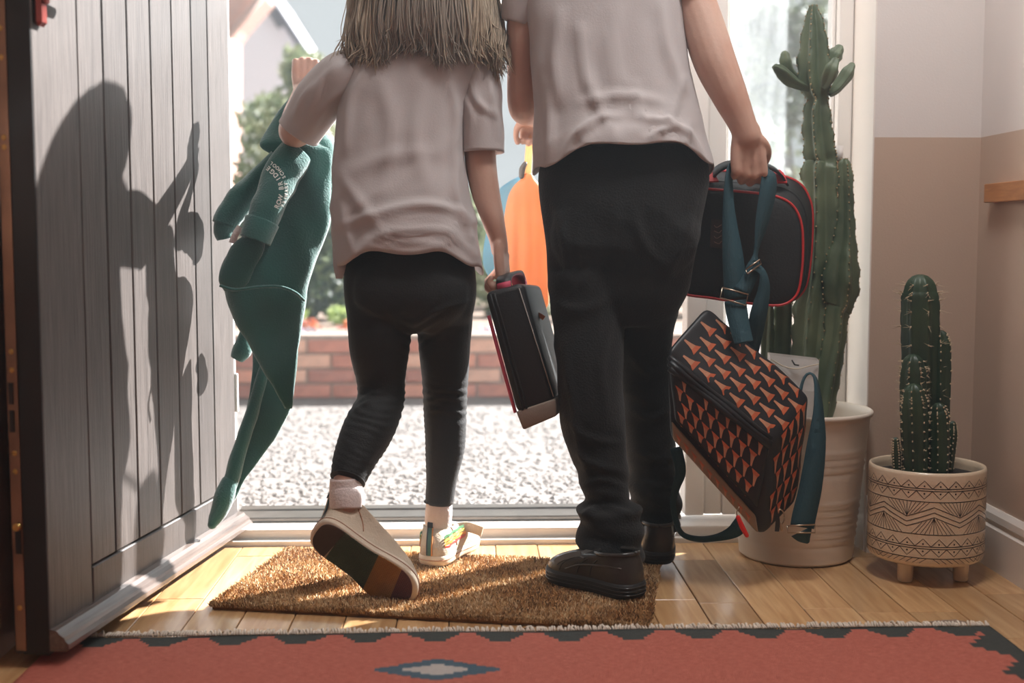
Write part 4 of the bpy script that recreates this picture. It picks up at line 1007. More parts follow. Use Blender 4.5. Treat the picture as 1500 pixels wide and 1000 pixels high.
GF = [([(500, 330), (550, 314), (610, 300), (660, 306), (694, 326)], 9, 0.008), ([(512, 384), (545, 352), (590, 338), (650, 338), (690, 350)], 7, 0.006), ([(500, 300), (510, 345), (520, 372)], 7, 0.006),
      ([(670, 230), (668, 280), (684, 330), (698, 372)], 8, 0.007), ([(530, 108), (512, 150), (506, 220)], 9, 0.006), ([(660, 120), (668, 170), (664, 240)], 8, 0.005), ([(560, 120), (575, 200), (560, 280)], 16, 0.005), ([(620, 130), (606, 200), (625, 270)], 16, 0.005),
      ([(640, 360), (670, 352), (700, 378)], 6, 0.005), ([(520, 250), (570, 230), (640, 222)], 14, 0.004), ([(545, 366), (600, 352), (650, 362)], 6, 0.004), ([(500, 260), (530, 300), (560, 340)], 10, 0.005)]
GS = [([(495, 95), (470, 120), (452, 160)], 7, 0.006), ([(505, 130), (480, 150), (455, 190)], 6, 0.005), ([(462, 122), (446, 140), (430, 170)], 5, 0.006), ([(690, 120), (700, 150), (728, 170)], 6, 0.006), ([(680, 140), (690, 170), (684, 205)], 6, 0.005), ([(716, 110), (722, 150), (730, 200)], 6, 0.005), ([(482, 100), (470, 150)], 5, -0.004)]
girl_shirt = tshirt('t_shirt', [(46, 588, 662, 2.555, .85), (60, 562, 690, 2.555, .62), (76, 525, 706, 2.55, .5), (100, 506, 704, 2.545, .46), (150, 498, 684, 2.54, .48), (215, 493, 676, 2.535, .50), (270, 490, 684, 2.535, .54), (310, 487, 694, 2.535, .57), (350, 487, 700, 2.53, .60), (400, 493, 705, 2.53, .62)],
       [([(520, 98, 2.55, 30), (500, 112, 2.555, 36), (470, 146, 2.575, 36), (446, 180, 2.595, 32), (437, 194, 2.602, 31)], 1.0),
        ([(684, 88, 2.55, 26), (696, 104, 2.55, 32), (702, 140, 2.55, 33), (705, 185, 2.548, 33), (706, 224, 2.545, 34)], 1.0)], 0.045, girl, 3.0, 0.0055, folds=GF, sfolds=GS)
# rucked hem corner on the left
cn_ = [P(492, 372, 2.50), P(497, 392, 2.49), P(496, 410, 2.49), P(504, 405, 2.487)]
mk('hem_tuck', strap_vf([P(500, 365, 2.495), P(498, 388, 2.487), P(497, 408, 2.485)], Vector((1, -0.3, 0)), [0.034, 0.026, 0.014], 0.003, 10), M_shirt, girl_shirt)
# hair: a shell and loose locks
rh = random.Random(2)
hc = Vector(g_head)
shell_rows = [(-140, 605, 648, 2.61, 1.0), (-125, 570, 682, 2.61, 1.0), (-90, 548, 705, 2.61, 1.1), (-40, 540, 714, 2.60, 1.1), (0, 535, 716, 2.585, .95), (30, 532, 716, 2.56, .74), (54, 536, 712, 2.54, .55), (70, 548, 702, 2.525, .40)]
hr = px_loft(shell_rows, 64, 40, e=2.0)
hrs = []
for i, r in enumerate(hr):          # open the shell in front of the face
    ring = []
    for k, p in enumerate(r):
        a = 2 * math.pi * k / 64; fw = max(0.0, math.sin(a)) ** 2
        q = Vector(p); t = i / 39
        if t > 0.25: q.y -= fw * 0.085 * min(1, (t - 0.25) * 3)
        s = 1 + 0.025 * math.sin(a * 17 + 3 * math.sin(t * 4)) + 0.02 * math.sin(a * 31)
        c = P((shell_rows[0][1] + shell_rows[0][2]) / 2, 0, 2.55); q.x = c.x + (q.x - c.x) * s; q.z -= 0.016 * t * (0.5 + 0.5 * math.sin(a * 5 + 1.2)) + 0.008 * t * math.sin(a * 13); ring.append(q)
    hrs.append(ring)
hair = mk('hair', loft_vf(hrs, (True, False)), mat('ash_hair_mass', srgb(148, 134, 122), rough=0.5, var=0.2, vscale=30, stretch=(8, 8, 1)), girl); md = hair.modifiers.new('t', 'SOLIDIFY'); md.thickness = 0.004  # darker shell tone holds the shade of the back-lit hair
locks = [[], []]
for i in range(1100):
    u_ = rh.random()
    if u_ < 0.45: a = rh.uniform(1.20, 1.80) * math.pi
    else: a = rh.choice((rh.uniform(.92, 1.24), rh.uniform(1.76, 2.08))) * math.pi
    side = math.cos(a); k = int(a / (2 * math.pi) * 64) % 64
    i0 = rh.randrange(3, 20); pts = []; spread = rh.gauss(0, 0.012); lift = 0.003 + 0.012 * rh.random()
    for j in range(i0, 40, 4):
        p = Vector(hrs[j][k]); t = (j - i0) / (40 - i0)
        p += (p - Vector((hc.x, hc.y, p.z))).normalized() * (0.003 + lift * t) + Vector((spread * t * t + 0.020 * side * t * abs(side), 0, 0)); pts.append(p)
    if rh.random() < 0.25 and len(pts) > 5: pts = pts[:-rh.randrange(1, 3)]
    e = pts[-1]; s_ = abs(side)
    L = rh.uniform(0.004, 0.030) + 0.030 * s_ ** 2 * rh.random() + (0.012 * max(0, math.sin(a * 6.5)) if s_ < 0.7 else 0)
    dx = 0.014 * side * rh.random() + rh.gauss(0, .007)
    pts.append(e + Vector((dx * 0.5, 0.002, -L * 0.55))); pts.append(e + Vector((dx * 1.3, rh.gauss(0, .004), -L)))
    r = 0.0011 + 0.0009 * rh.random()
    locks[1 if s_ > 0.62 or rh.random() < 0.08 else 0].append(tube_vf(pts, [r] * (len(pts) - 2) + [r * 0.8, 0.0002], 4, res=14))
M_hair_dark = mat('ash_hair_shadowed', srgb(156, 142, 128), rough=0.45, var=0.25, vscale=30, stretch=(8, 8, 1))  # shade put into the colour: middle locks darker, side locks pale as if back-lit
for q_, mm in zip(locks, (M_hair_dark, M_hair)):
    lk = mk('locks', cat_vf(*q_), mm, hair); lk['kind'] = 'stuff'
fly = []
for i in range(110):
    x0 = rh.choice((rh.uniform(508, 540), rh.uniform(700, 732))); s = -1 if x0 < 600 else 1
    fly.append(px_tube([(x0 - s * 8, -60, 2.55, .5), (x0, 0, 2.55, .6), (x0 + s * rh.uniform(0, 10), 45, 2.53, .6), (x0 + s * rh.uniform(0, 22), 80, 2.52, .5), (x0 + s * rh.uniform(-6, 26), rh.uniform(88, 120), 2.515, .3)], 4, 14))
lk = mk('flyaway_strands', cat_vf(*fly), M_hair, hair); lk['kind'] = 'stuff'
# socks and sneakers
mk('sock', px_tube([(506, 700, 2.402, 23), (507, 716, 2.40, 25), (508, 730, 2.393, 26), (508, 745, 2.388, 25)], 24, 16), M_sock, girl)
mk('sock', px_tube([(643, 731, 2.60, 18.5), (643, 745, 2.60, 20), (642, 762, 2.605, 20), (643, 785, 2.61, 20)], 24, 16), M_sock, girl)
TREAD = [mat('tread_dark', srgb(78, 62, 54), rough=0.7, var=0.2, vscale=30, bump=0.6, bscale=60), mat('tread_green', srgb(74, 90, 68), rough=0.7, var=0.2, vscale=30), mat('tread_mustard', srgb(196, 138, 70), rough=0.7, var=0.2, vscale=30), mat('tread_maroon', srgb(122, 58, 48), rough=0.7, var=0.2, vscale=30)]
def herring(m):
    n = m.node_tree.nodes; l = m.node_tree.links; b = n['Principled BSDF']
    tc = n.new('ShaderNodeTexCoord'); sp_ = n.new('ShaderNodeSeparateXYZ'); l.new(tc.outputs['Object'], sp_.inputs[0])
    def math_(op, a, b_=None):
        q = n.new('ShaderNodeMath'); q.operation = op
        for i, v in enumerate((a, b_)):
            if v is None: continue
            if isinstance(v, (int, float)): q.inputs[i].default_value = v
            else: l.new(v, q.inputs[i])
        return q.outputs[0]
    ax = math_('MULTIPLY_ADD', sp_.outputs[0], 0.62); n[-1].inputs[2].default_value = 0
    s = math_('ADD', math_('MULTIPLY', sp_.outputs[0], 0.79), math_('MULTIPLY', sp_.outputs[2], -0.62))
    c = math_('ADD', math_('MULTIPLY', sp_.outputs[0], 0.62), math_('MULTIPLY', sp_.outputs[2], 0.79))
    zg = math_('PINGPONG', s, 0.0045)
    wv = math_('SINE', math_('MULTIPLY', math_('ADD', c, zg), 1500))
    bp = n.new('ShaderNodeBump'); bp.inputs['Strength'].default_value = 0.9; bp.inputs['Distance'].default_value = 0.0015
    l.new(wv, bp.inputs['Height']); l.new(bp.outputs[0], b.inputs['Normal'])
for m_ in TREAD[1:]: herring(m_)
hp_, tp_ = P(459, 775, 2.335), P(606, 880, 2.315)
perp = (RGT * 0.62 + UPV * 0.79)
M1 = frame_M(hp_, tp_ - hp_, Vector((0, 1, 0)) * 0.93 + perp * 0.36)
col_l = M1.inverted() @ P(508, 742, 2.395)
sneaker(M1, (tp_ - hp_).length, 0.104, col_l, girl, TREAD, 1, 'cream canvas high-top showing its coloured tread', flash=False)
hb = G(629, 829, 0.014); M2 = frame_M(hb, (0.40, 0.92, 0.03), (0, 0, 1))
sneaker(M2, 0.20, 0.088, M2.inverted() @ P(643, 768, 2.62), girl, TREAD, -1, 'cream canvas high-top with a rainbow flash', True)

# ================================================================== the boy
b_head = P(890, -190, 2.52)
boy_arm_l = [(795, -42, 2.515, 24), (768, 20, 2.53, 24), (766, 100, 2.55, 23), (767, 155, 2.57, 23), (775, 164, 2.63, 19), (782, 170, 2.69, 16), (785, 174, 2.73, 13)]
boy_arm_r = [(986, -46, 2.50, 27), (1010, -10, 2.50, 31), (1027, 30, 2.49, 31), (1047, 90, 2.475, 31), (1068, 138, 2.465, 26.5), (1086, 178, 2.46, 21), (1094, 200, 2.46, 20)]
b_pel = [(215, 806, 1026, 2.50, .55), (250, 792, 1036, 2.50, .58), (300, 794, 1031, 2.495, .62), (350, 798, 1023, 2.495, .62), (400, 803, 1012, 2.50, .58), (440, 808, 1002, 2.50, .52), (475, 826, 975, 2.50, .45)]
b_ll = [(858, 400, 2.49, 54), (861, 470, 2.485, 51), (864, 540, 2.475, 49), (867, 600, 2.465, 47), (874, 645, 2.46, 43), (884, 690, 2.45, 35), (889, 730, 2.445, 37), (892, 770, 2.435, 47), (897, 826, 2.425, 45)]
b_lr = [(950, 400, 2.51, 54), (944, 470, 2.53, 44), (944, 530, 2.55, 37), (947, 580, 2.57, 36), (951, 640, 2.585, 37), (956, 690, 2.595, 38), (958, 725, 2.60, 38), (961, 770, 2.61, 37)]
body = [px_tube(boy_arm_l, 16, 40, round_end=True), px_tube(boy_arm_r, 16, 40, round_end=True)]
HBR = P(1094, 200, 2.46)
body += hand_vfs(HBR, (0.10, 0.05, -1), (-0.10, 1, -0.1), (1, 0.15, 0.1), 0.150, (62, 85, 60), spread=0.125, thumb_in=0.55)
HBL = P(785, 174, 2.735)
body += hand_vfs(HBL, (-0.10, 0.85, -0.3), (0.0, -0.3, -0.9), (-0.9, 0.1, 0.1), 0.12, (60, 80, 60))
body += head_vfs(b_head, 0.086) + [px_tube([(890, -60, 2.51, 38), (890, -110, 2.51, 35), (890, -150, 2.52, 36)], 16, 8)]
body += [loft_vf(px_loft([(-72, 856, 926, 2.51, .6), (-50, 825, 955, 2.51, .5), (-30, 800, 976, 2.505, .45), (50, 795, 985, 2.50, .46), (180, 800, 1010, 2.50, .46), (250, 806, 1022, 2.50, .5), (400, 815, 1000, 2.50, .5), (450, 830, 980, 2.50, .4)], 32, 20))]
for leg in (b_ll, b_lr): body.append(px_tube(leg, 14, 30, shrink=0.7, round_end=True))
boy = mesh_obj('person', remesh(body, 0.0036, 3), M_skin)
tag(boy, 'taller child in white T-shirt and charcoal school trousers carrying bags', 'person')
face_parts(b_head, 0.086, boy)
tr_me = remesh([loft_vf(px_loft(b_pel, 40, 26)), px_tube(b_ll, 28, 60), px_tube(b_lr, 28, 60), ellip_vf(P(865, 340, 2.455), .082, .055, .10), ellip_vf(P(965, 340, 2.455), .080, .055, .10)], 0.005, 7)
cuffL = P(890, 760, 2.44)
def tr_d(p):
    v = Vector(p); z = v.z
    d = 0.004 * nz(p, (9, 9, 7), 1.5) + 0.003 * (1 - abs(nz((p[0] + p[2] * .5, p[1], p[2] - .4 * p[0]), (12, 10, 12), 6)) * 2.2)
    low = smooth01((0.30 - z) / 0.2)
    d += low * 0.008 * math.sin((z + 0.35 * (v.x - 0.3) + 0.02 * nz(p, (9, 9, 9), 3)) * 110) * (0.5 + 0.5 * nz(p, (6, 6, 6), 8))
    d += 0.010 * math.exp(-((z - (cuffL.z + 0.018)) / 0.012) ** 2) * (1 if v.x < 0.36 and v.y < 2.52 else 0) - 0.009 * math.exp(-((z - (cuffL.z + 0.038)) / 0.012) ** 2) * (1 if v.x < 0.36 and v.y < 2.52 else 0)
    return d
push(tr_me, tr_d)
creases(tr_me, [([(812, 290), (826, 350), (836, 430)], 8, 0.007), ([(1018, 290), (1000, 350), (965, 430)], 9, 0.008), ([(905, 300), (890, 360), (850, 420)], 9, 0.007), ([(925, 300), (945, 360), (985, 400)], 9, 0.006), ([(826, 500), (834, 560), (850, 620)], 7, 0.007), ([(895, 470), (880, 540), (888, 600)], 8, 0.006),
                ([(828, 610), (860, 640), (905, 650)], 6, 0.007), ([(842, 660), (870, 680), (910, 690)], 6, 0.008), ([(850, 715), (880, 702), (915, 715)], 6, 0.008), ([(838, 590), (846, 640), (862, 700)], 6, 0.007), ([(925, 520), (950, 545), (978, 540)], 7, 0.008), ([(925, 600), (955, 612), (982, 600)], 6, 0.007), ([(930, 660), (960, 672), (990, 668)], 6, 0.008), ([(850, 756), (880, 742), (922, 752)], 5, 0.009), ([(935, 700), (965, 712), (992, 705)], 5, 0.008), ([(810, 440), (850, 455), (905, 430)], 9, 0.005)])
trousers = mesh_obj('trousers', tr_me, M_trouser, boy)
mk('seat_seam', px_tube([(916, 240, 2.43, .8), (918, 300, 2.415, .8), (916, 360, 2.42, .8), (912, 420, 2.44, .8)], 6, 20), M_legging, trousers)
BF = [([(905, 208), (884, 168), (858, 110), (850, 40)], 9, 0.008), ([(932, 206), (936, 165), (930, 120)], 7, 0.007), ([(958, 208), (982, 170), (1000, 115)], 8, 0.008), ([(826, 246), (838, 205), (868, 178), (905, 168)], 8, 0.008), ([(1032, 236), (1008, 196), (975, 178), (940, 172)], 8, 0.008),
      ([(800, 250), (806, 190), (800, 120)], 9, 0.007), ([(880, 232), (862, 214), (848, 190)], 6, 0.006), ([(990, 230), (1002, 210), (1012, 180)], 6, 0.006), ([(905, 10), (895, 70), (905, 130)], 14, 0.006), ([(970, 10), (978, 70), (1000, 130)], 12, 0.007), ([(820, 20), (812, 90), (818, 150)], 12, 0.007), ([(850, 150), (910, 140), (970, 148)], 9, 0.005), ([(945, 215), (960, 195), (990, 186)], 5, 0.005)]
tshirt('t_shirt', [(-78, 845, 938, 2.515, .8), (-64, 815, 965, 2.515, .62), (-46, 780, 1000, 2.51, .5), (-15, 772, 1002, 2.505, .45), (40, 776, 1000, 2.50, .46), (100, 779, 1010, 2.50, .48), (150, 782, 1021, 2.50, .50), (200, 782, 1032, 2.50, .54), (228, 781, 1038, 2.50, .58), (252, 779, 1043, 2.50, .60)],
       [([(808, -66, 2.51, 32), (786, -44, 2.515, 40), (766, 0, 2.525, 30), (757, 34, 2.53, 24)], 1.0),
        ([(968, -66, 2.51, 32), (990, -48, 2.505, 42), (1006, -20, 2.50, 40), (1012, -6, 2.50, 40)], 1.0)], 0.052, boy, 9.0, 0.0065, peak=0.12, power=2.0, folds=BF)
bh_rows = [(-295, 868, 912, 2.52, 1), (-285, 838, 944, 2.52, 1), (-250, 818, 963, 2.52, 1.15), (-200, 814, 967, 2.52, 1.15), (-150, 830, 950, 2.50, 0.9), (-130, 845, 935, 2.485, 0.5)]
bhv = []
for i, r in enumerate(px_loft(bh_rows, 48, 24, e=2.0)):
    ring = []
    for k, p in enumerate(r):
        a = 2 * math.pi * k / 48; q = Vector(p); t = i / 23
        if t > 0.35: q.y -= max(0.0, math.sin(a)) ** 1.5 * 0.13 * min(1, (t - 0.35) * 4)
        ring.append(q)
    bhv.append(ring)
bhair = mk('hair', loft_vf(bhv, (True, True)), M_boyhair, boy)
hb = G(936, 876, 0.014); tb = G(811, 842, 0.014); M3 = frame_M(hb, tb - hb, (0, 0, 1))
school_shoe(M3, (tb - hb).length, 0.098, boy, 1, 'black leather school shoe on the doormat')
hb = G(963, 828, 0.012); M4 = frame_M(hb, (0.10, 0.97, 0.20), (0, -0.2, 1))
school_shoe(M4, 0.235, 0.098, boy, -1, 'black leather school shoe stepping over the threshold')
# ------------------------------------------------------------------ things they carry
def hexa_me(name, c8, bev=0.012, seg=3, cuts=0, bulge=0.0, smooth_it=0):
    """c8: front TL TR BR BL then back TL TR BR BL"""
    bm = bmesh.new(); vs = [bm.verts.new(p) for p in c8]
    for q in ((0, 3, 2, 1), (4, 5, 6, 7), (0, 1, 5, 4), (1, 2, 6, 5), (2, 3, 7, 6), (3, 0, 4, 7)): bm.faces.new([vs[i] for i in q])
    bmesh.ops.recalc_face_normals(bm, faces=bm.faces)
    if bev: bmesh.ops.bevel(bm, geom=list(bm.edges), offset=bev, segments=seg, affect='EDGES', profile=0.5)
    if cuts: bmesh.ops.subdivide_edges(bm, edges=list(bm.edges), cuts=cuts, use_grid_fill=True)
    for _ in range(smooth_it): bmesh.ops.smooth_vert(bm, verts=bm.verts, factor=0.5, use_axis_x=True, use_axis_y=True, use_axis_z=True)
    me = bpy.data.meshes.new(name); bm.to_mesh(me); bm.free(); me.update()
    if bulge:
        c = sum((Vector(p) for p in c8), Vector()) / 8
        for v in me.vertices:
            pass
    return me
def bvh_of(o):
    me = o.data; return BVHTree.FromPolygons([v.co.copy() for v in me.vertices], [tuple(p.vertices) for p in me.polygons])

# ---- black lunch bag in the girl's hand
lb = empty('lunch_bag', P(785, 620, 2.50), 'slim black lunch bag with grey base held by the smaller child', 'bag')
M_nylon = mat('black_nylon', srgb(22, 22, 23), rough=0.5, var=0.2, vscale=14, bump=0.25, bscale=240)
M_grey = mat('grey_base', srgb(142, 128, 116), rough=0.75, var=0.1, vscale=20, bump=0.2, bscale=200)
M_pink = mat('pink_lining', srgb(196, 70, 96), rough=0.6)
Yb = 2.445; dv = Vector((0.046, 0.19, 0.0))
TL, TR, BR, BL = P(709, 429, Yb), P(766, 413, Yb), P(813, 587, Yb), P(757, 606, Yb)
me = hexa_me('bag_body', [TL, TR, BR, BL] + [p + dv + Vector((0, 0, (-0.012 if i in (1,) else 0))) for i, p in enumerate((TL, TR, BR, BL))], 0.012, 3)
lbb = mesh_obj('bag_body', me, M_nylon, lb)
B2L, B2R = P(766, 630, Yb), P(815.5, 609, Yb)
mesh_obj('base_panel', hexa_me('base_panel', [BL.lerp(TL, 0.02) + Vector((-.001, -.002, 0)), BR.lerp(TR, 0.02) + Vector((.001, -.002, 0)), B2R, B2L] + [p + dv for p in (BL.lerp(TL, 0.02), BR.lerp(TR, 0.02), B2R, B2L)], 0.004, 2), M_grey, lb)
mk('piping', tube_vf([P(716, 462, Yb + .008), P(733, 525, Yb + .008), P(755, 604, Yb + .010)], 0.0036, 8, res=12), M_pink, lb)
for f_ in (0.16, 0.26):
    a, b = TL.lerp(TR, f_), BL.lerp(BR, f_); mk('zipper', tube_vf([a + Vector((0, -.001, -.006)), a.lerp(b, .5) + Vector((0, -.0012, 0)), b + Vector((0, -.001, .004))], 0.0022, 6, res=8), M_brubber, lb)
a, b = TL.lerp(TR, 0.90), BL.lerp(BR, 0.96)
mk('seam', tube_vf([a + Vector((0, -.0006, -.01)), b + Vector((0, -.0006, .01))], 0.0012, 6), mat('pale_thread', srgb(150, 144, 138), rough=0.7), lb)
mk('zip_pull', strap_vf([P(783, 458, 2.52), P(791, 462, 2.52), P(797, 466, 2.515)], Vector((0, .3, 1)), 0.009, 0.002, 5), mat('tan_pull', srgb(190, 110, 50), rough=0.6), lb, False)
top = TL.lerp(TR, 0.48)
hpth = [top + dv * 0.10 + Vector((0, 0, -0.004)), top + dv * 0.10 + Vector((-.002, 0, 0.012)), top + dv * 0.22 + Vector((-.003, 0, 0.022)), top + dv * 0.5 + Vector((-.003, 0, 0.026)), top + dv * 0.78 + Vector((-.003, 0, 0.022)), top + dv * 0.90 + Vector((0, 0, 0.0))]
hd = mk('handle', strap_vf(hpth, Vector((1, -.24, 0.25)), 0.031, 0.005, 22), M_nylon, lb)
mk('handle_lining', strap_vf([p + Vector((0, -0.0045, -0.0042)) for p in hpth], Vector((1, -.24, 0.25)), 0.029, 0.003, 22), M_pink, hd)

# ---- orange drawstring bag and pale blue bag in the boy's left hand
ob = empty('drawstring_bag', P(770, 450, 2.80), 'orange drawstring bag hanging beside the taller child', 'bag')
M_orange = mat('orange_nylon', srgb(249, 212, 168), rough=0.45, var=0.06, vscale=8, trans=0.6)
rows = [(254, 768, 779, 2.80, .9), (262, 764, 783, 2.80, .7), (272, 754, 790, 2.80, .45), (290, 744, 797, 2.80, .34), (325, 737, 802, 2.80, .32), (375, 737, 804, 2.80, .34), (415, 741, 805, 2.80, .36), (440, 748, 805, 2.80, .34), (452, 760, 800, 2.80, .22)]
me = shell_me('sack', loft_vf(px_loft(rows, 64, 50, e=2.2), (False, True)), 0.0015, lambda p: 0.008 * nz((p[0], p[1], p[2] * .5), (42, 20, 7), 2) * smooth01((0.86 - p[2]) * 9) + 0.003 * nz(p, (12, 12, 12), 6))
sk = mesh_obj('sack', me, M_orange, ob)
mk('cord', px_tube([(773, 258, 2.80, 5), (774, 235, 2.80, 5.5), (776, 205, 2.795, 5), (777, 188, 2.79, 4)], 12, 14, flat=0.6), M_orange, ob)
mk('toggle', px_tube([(764, 258, 2.79, 4), (765, 248, 2.79, 4.5), (769, 240, 2.79, 3.5)], 10, 8, round_end=True), mat('grey_toggle', srgb(120, 112, 106), rough=0.5), ob)
bb = empty('drawstring_bag', P(750, 405, 2.93), 'pale blue bag half hidden behind the orange bag', 'bag')
M_blue = mat('pale_blue_nylon', srgb(160, 214, 230), rough=0.5, var=0.12, vscale=9, trans=0.5)
rows = [(255, 764, 776, 2.93, .9), (266, 746, 780, 2.93, .5), (278, 731, 786, 2.93, .36), (305, 720, 790, 2.93, .32), (345, 711, 790, 2.93, .3), (385, 708, 786, 2.93, .3), (406, 716, 780, 2.93, .2)]
me = shell_me('sack', loft_vf(px_loft(rows, 48, 36, e=2.2), (False, True)), 0.0015, lambda p: 0.004 * nz(p, (24, 14, 9), 4))
mesh_obj('sack', me, M_blue, bb)
mk('cord', px_tube([(770, 258, 2.93, 4), (774, 225, 2.88, 4), (779, 192, 2.82, 3.5)], 10, 10, flat=0.6), M_blue, bb)

# ---- large black lunch case with red piping
lc = empty('lunch_case', P(1090, 445, 2.60), 'black lunch case with red piping in the taller child\'s hand', 'case')
fo_ = [(1014, 274), (1040, 277), (1090, 281), (1130, 286), (1154, 295), (1168, 311), (1175, 335), (1176, 375), (1172, 415), (1165, 434), (1150, 445), (1128, 447), (1080, 442), (1040, 436), (1005, 431), (1001, 420), (1005, 350), (1009, 290)]
bo_ = [(1016, 249), (1042, 250), (1095, 252), (1143, 257), (1170, 268), (1184, 287), (1190, 312), (1189, 360), (1184, 405), (1176, 427), (1160, 440), (1135, 444), (1080, 439), (1040, 434), (1008, 429), (1003, 418), (1007, 345), (1011, 266)]
def closed(pts, Y, n=90, s=1.0):
    q = cr(pts + [pts[0]], n + 1)[:-1]; cxx, cyy = q[:, 0].mean(), q[:, 1].mean()
    return [P(cxx + (a - cxx) * s, cyy + (b - cyy) * s, Y) for a, b in q]
YF0, YF1 = 2.555, 2.655
fr0 = closed(fo_, YF0); bk0 = closed(bo_, YF1)
M_case = mat('black_case', srgb(24, 24, 25), rough=0.6, var=0.2, vscale=12, bump=0.25, bscale=200)
M_redp = mat('red_piping', srgb(196, 44, 44), rough=0.45)
mid = [a.lerp(b, 0.5) + Vector((0, 0, 0.002)) for a, b in zip(fr0, bk0)]
case = mk('case_body', loft_vf([closed(fo_, YF0 - 0.006, s=0.6), closed(fo_, YF0 - 0.004, s=0.9), fr0, mid, bk0, closed(bo_, YF1 + 0.006, s=0.9)]), M_case, lc)
mk('piping', tube_vf(fr0 + [fr0[0]], 0.0030, 8), M_redp, lc); mk('piping', tube_vf(bk0 + [bk0[0]], 0.0034, 8), M_redp, lc)
za = [a.lerp(b, 0.42) for a, b in zip(fr0, bk0)]; mk('zipper', tube_vf(za + [za[0]], 0.0036, 8), M_nylon, lc)
hdl = mk('handle', strap_vf([P(1040, 262, 2.60), P(1052, 248, 2.575), P(1072, 240, 2.55), P(1098, 243, 2.530), P(1122, 243, 2.55), P(1140, 252, 2.575), P(1150, 266, 2.60)], Vector((0.0, 1, 0.35)), 0.030, 0.005, 26), M_nylon, lc)
for pts in ([(1034, 250, 2.60), (1040, 256, 2.585), (1046, 266, 2.565)], [(1136, 250, 2.61), (1142, 256, 2.595), (1146, 268, 2.575)]):
    mk('handle_tab', strap_vf([P(*p) for p in pts], Vector((1, 0.1, 0)), 0.020, 0.004, 6), M_redp, lc, False)
pt = [P(1042, 321, YF0 - 0.010), P(1062, 322, YF0 - 0.010), P(1060, 364, YF0 - 0.010), P(1040, 362, YF0 - 0.010)]
lab = mk('name_patch', loft_vf([pt, [p + Vector((0, 0.006, 0)) for p in pt]]), mat('brown_patch', srgb(72, 52, 46), rough=0.7, var=0.4, vscale=60), lc, False)
it = []
for k in range(4):
    y0 = 330 + k * 8
    it.append(tube_vf([P(1046, y0, YF0 - 0.0106), P(1050 + 3 * (k % 2), y0 + 3, YF0 - 0.0106), P(1057, y0 - 1, YF0 - 0.0106)], 0.0008, 5, res=7))
for q in it: mk('patch_mark', q, mat('pale_mark', srgb(150, 120, 104), rough=0.7), lab)

# ---- patterned satchel
st = empty('satchel', P(1115, 780, 2.43), 'black satchel with an orange traffic cone print and teal straps', 'bag')
M_sat = mat('dark_oilcloth', srgb(30, 31, 35), rough=0.45, var=0.25, vscale=16, bump=0.15, bscale=60)
M_satb = mat('backlit_panel', srgb(150, 128, 104), rough=0.7, var=0.15, vscale=14)
M_c1 = mat('cone_orange', srgb(196, 96, 58), rough=0.5, var=0.2, vscale=40); M_c2 = mat('cone_pale', srgb(198, 136, 104), rough=0.5, var=0.2, vscale=40)
A_, J_, B_, Q_ = P(1037, 450, 2.475), P(1184, 580, 2.475), P(978, 515, 2.395), P(1131, 645, 2.39)
D_, E_, H_, I_ = P(986, 640, 2.405), P(1112, 780, 2.405), P(1163, 735, 2.48), P(1050, 590, 2.50)
c8 = [B_, Q_, E_, D_, A_, J_, H_, I_]; ctr_ = sum(c8, Vector()) / 8; c8 = [ctr_ + (p - ctr_) * 1.025 for p in c8]
me = hexa_me('bag_body', c8, 0.014, 2, cuts=5, smooth_it=7)
cen = sum(c8, Vector()) / 8
push(me, lambda p: 0.007 * nz(p, (13, 13, 13), 3) + 0.006)
sb = mesh_obj('bag_body', me, M_sat, st)
# front pocket standing proud of the lower front
def bl(a, b, c, d, u, v): return a.lerp(b, u).lerp(d.lerp(c, u), v)       # a TL b TR c BR d BL
nf = (Q_ - B_).cross(D_ - B_).normalized()
if nf.y > 0: nf = -nf
pk = [bl(B_, Q_, E_, D_, u, v) for u, v in ((0.01, 0.16), (0.97, 0.06), (0.93, 0.78), (0.03, 0.74))]
me = hexa_me('front_pocket', [p + nf * 0.027 for p in pk] + [p - nf * 0.006 for p in pk], 0.008, 2, cuts=4, smooth_it=2)
push(me, lambda p: 0.0025 * nz(p, (22, 22, 22), 8))
pkt = mesh_obj('front_pocket', me, M_sat, st)
for k, (v0, v1, off) in enumerate(((0.04, -0.02, 0.020), (0.10, 0.03, 0.025), (0.16, 0.06, 0.026))):
    pts = [bl(B_, Q_, E_, D_, u, v0 + (v1 - v0) * u) + nf * (off + 0.002 * math.sin(u * 9 + k)) for u in np.linspace(0.0, 0.97, 12)]
    mk('zip_welt', tube_vf(pts, [0.006 + 0.0015 * math.sin(i * 1.1 + k) for i in range(12)], 8), M_sat, st)
# lower edge panel along the base, its back-lighting put into a paler colour
pe = [bl(B_, Q_, E_, D_, u, v) for u, v in ((-0.01, 0.80), (0.93, 0.86), (0.98, 1.0), (0.0, 1.0))]
me = hexa_me('base_panel', [p + nf * 0.016 for p in pe] + [p - nf * 0.01 + Vector((0, 0, -.006)) for p in pe], 0.004, 2)
bpn = mesh_obj('base_panel', me, M_satb, st)
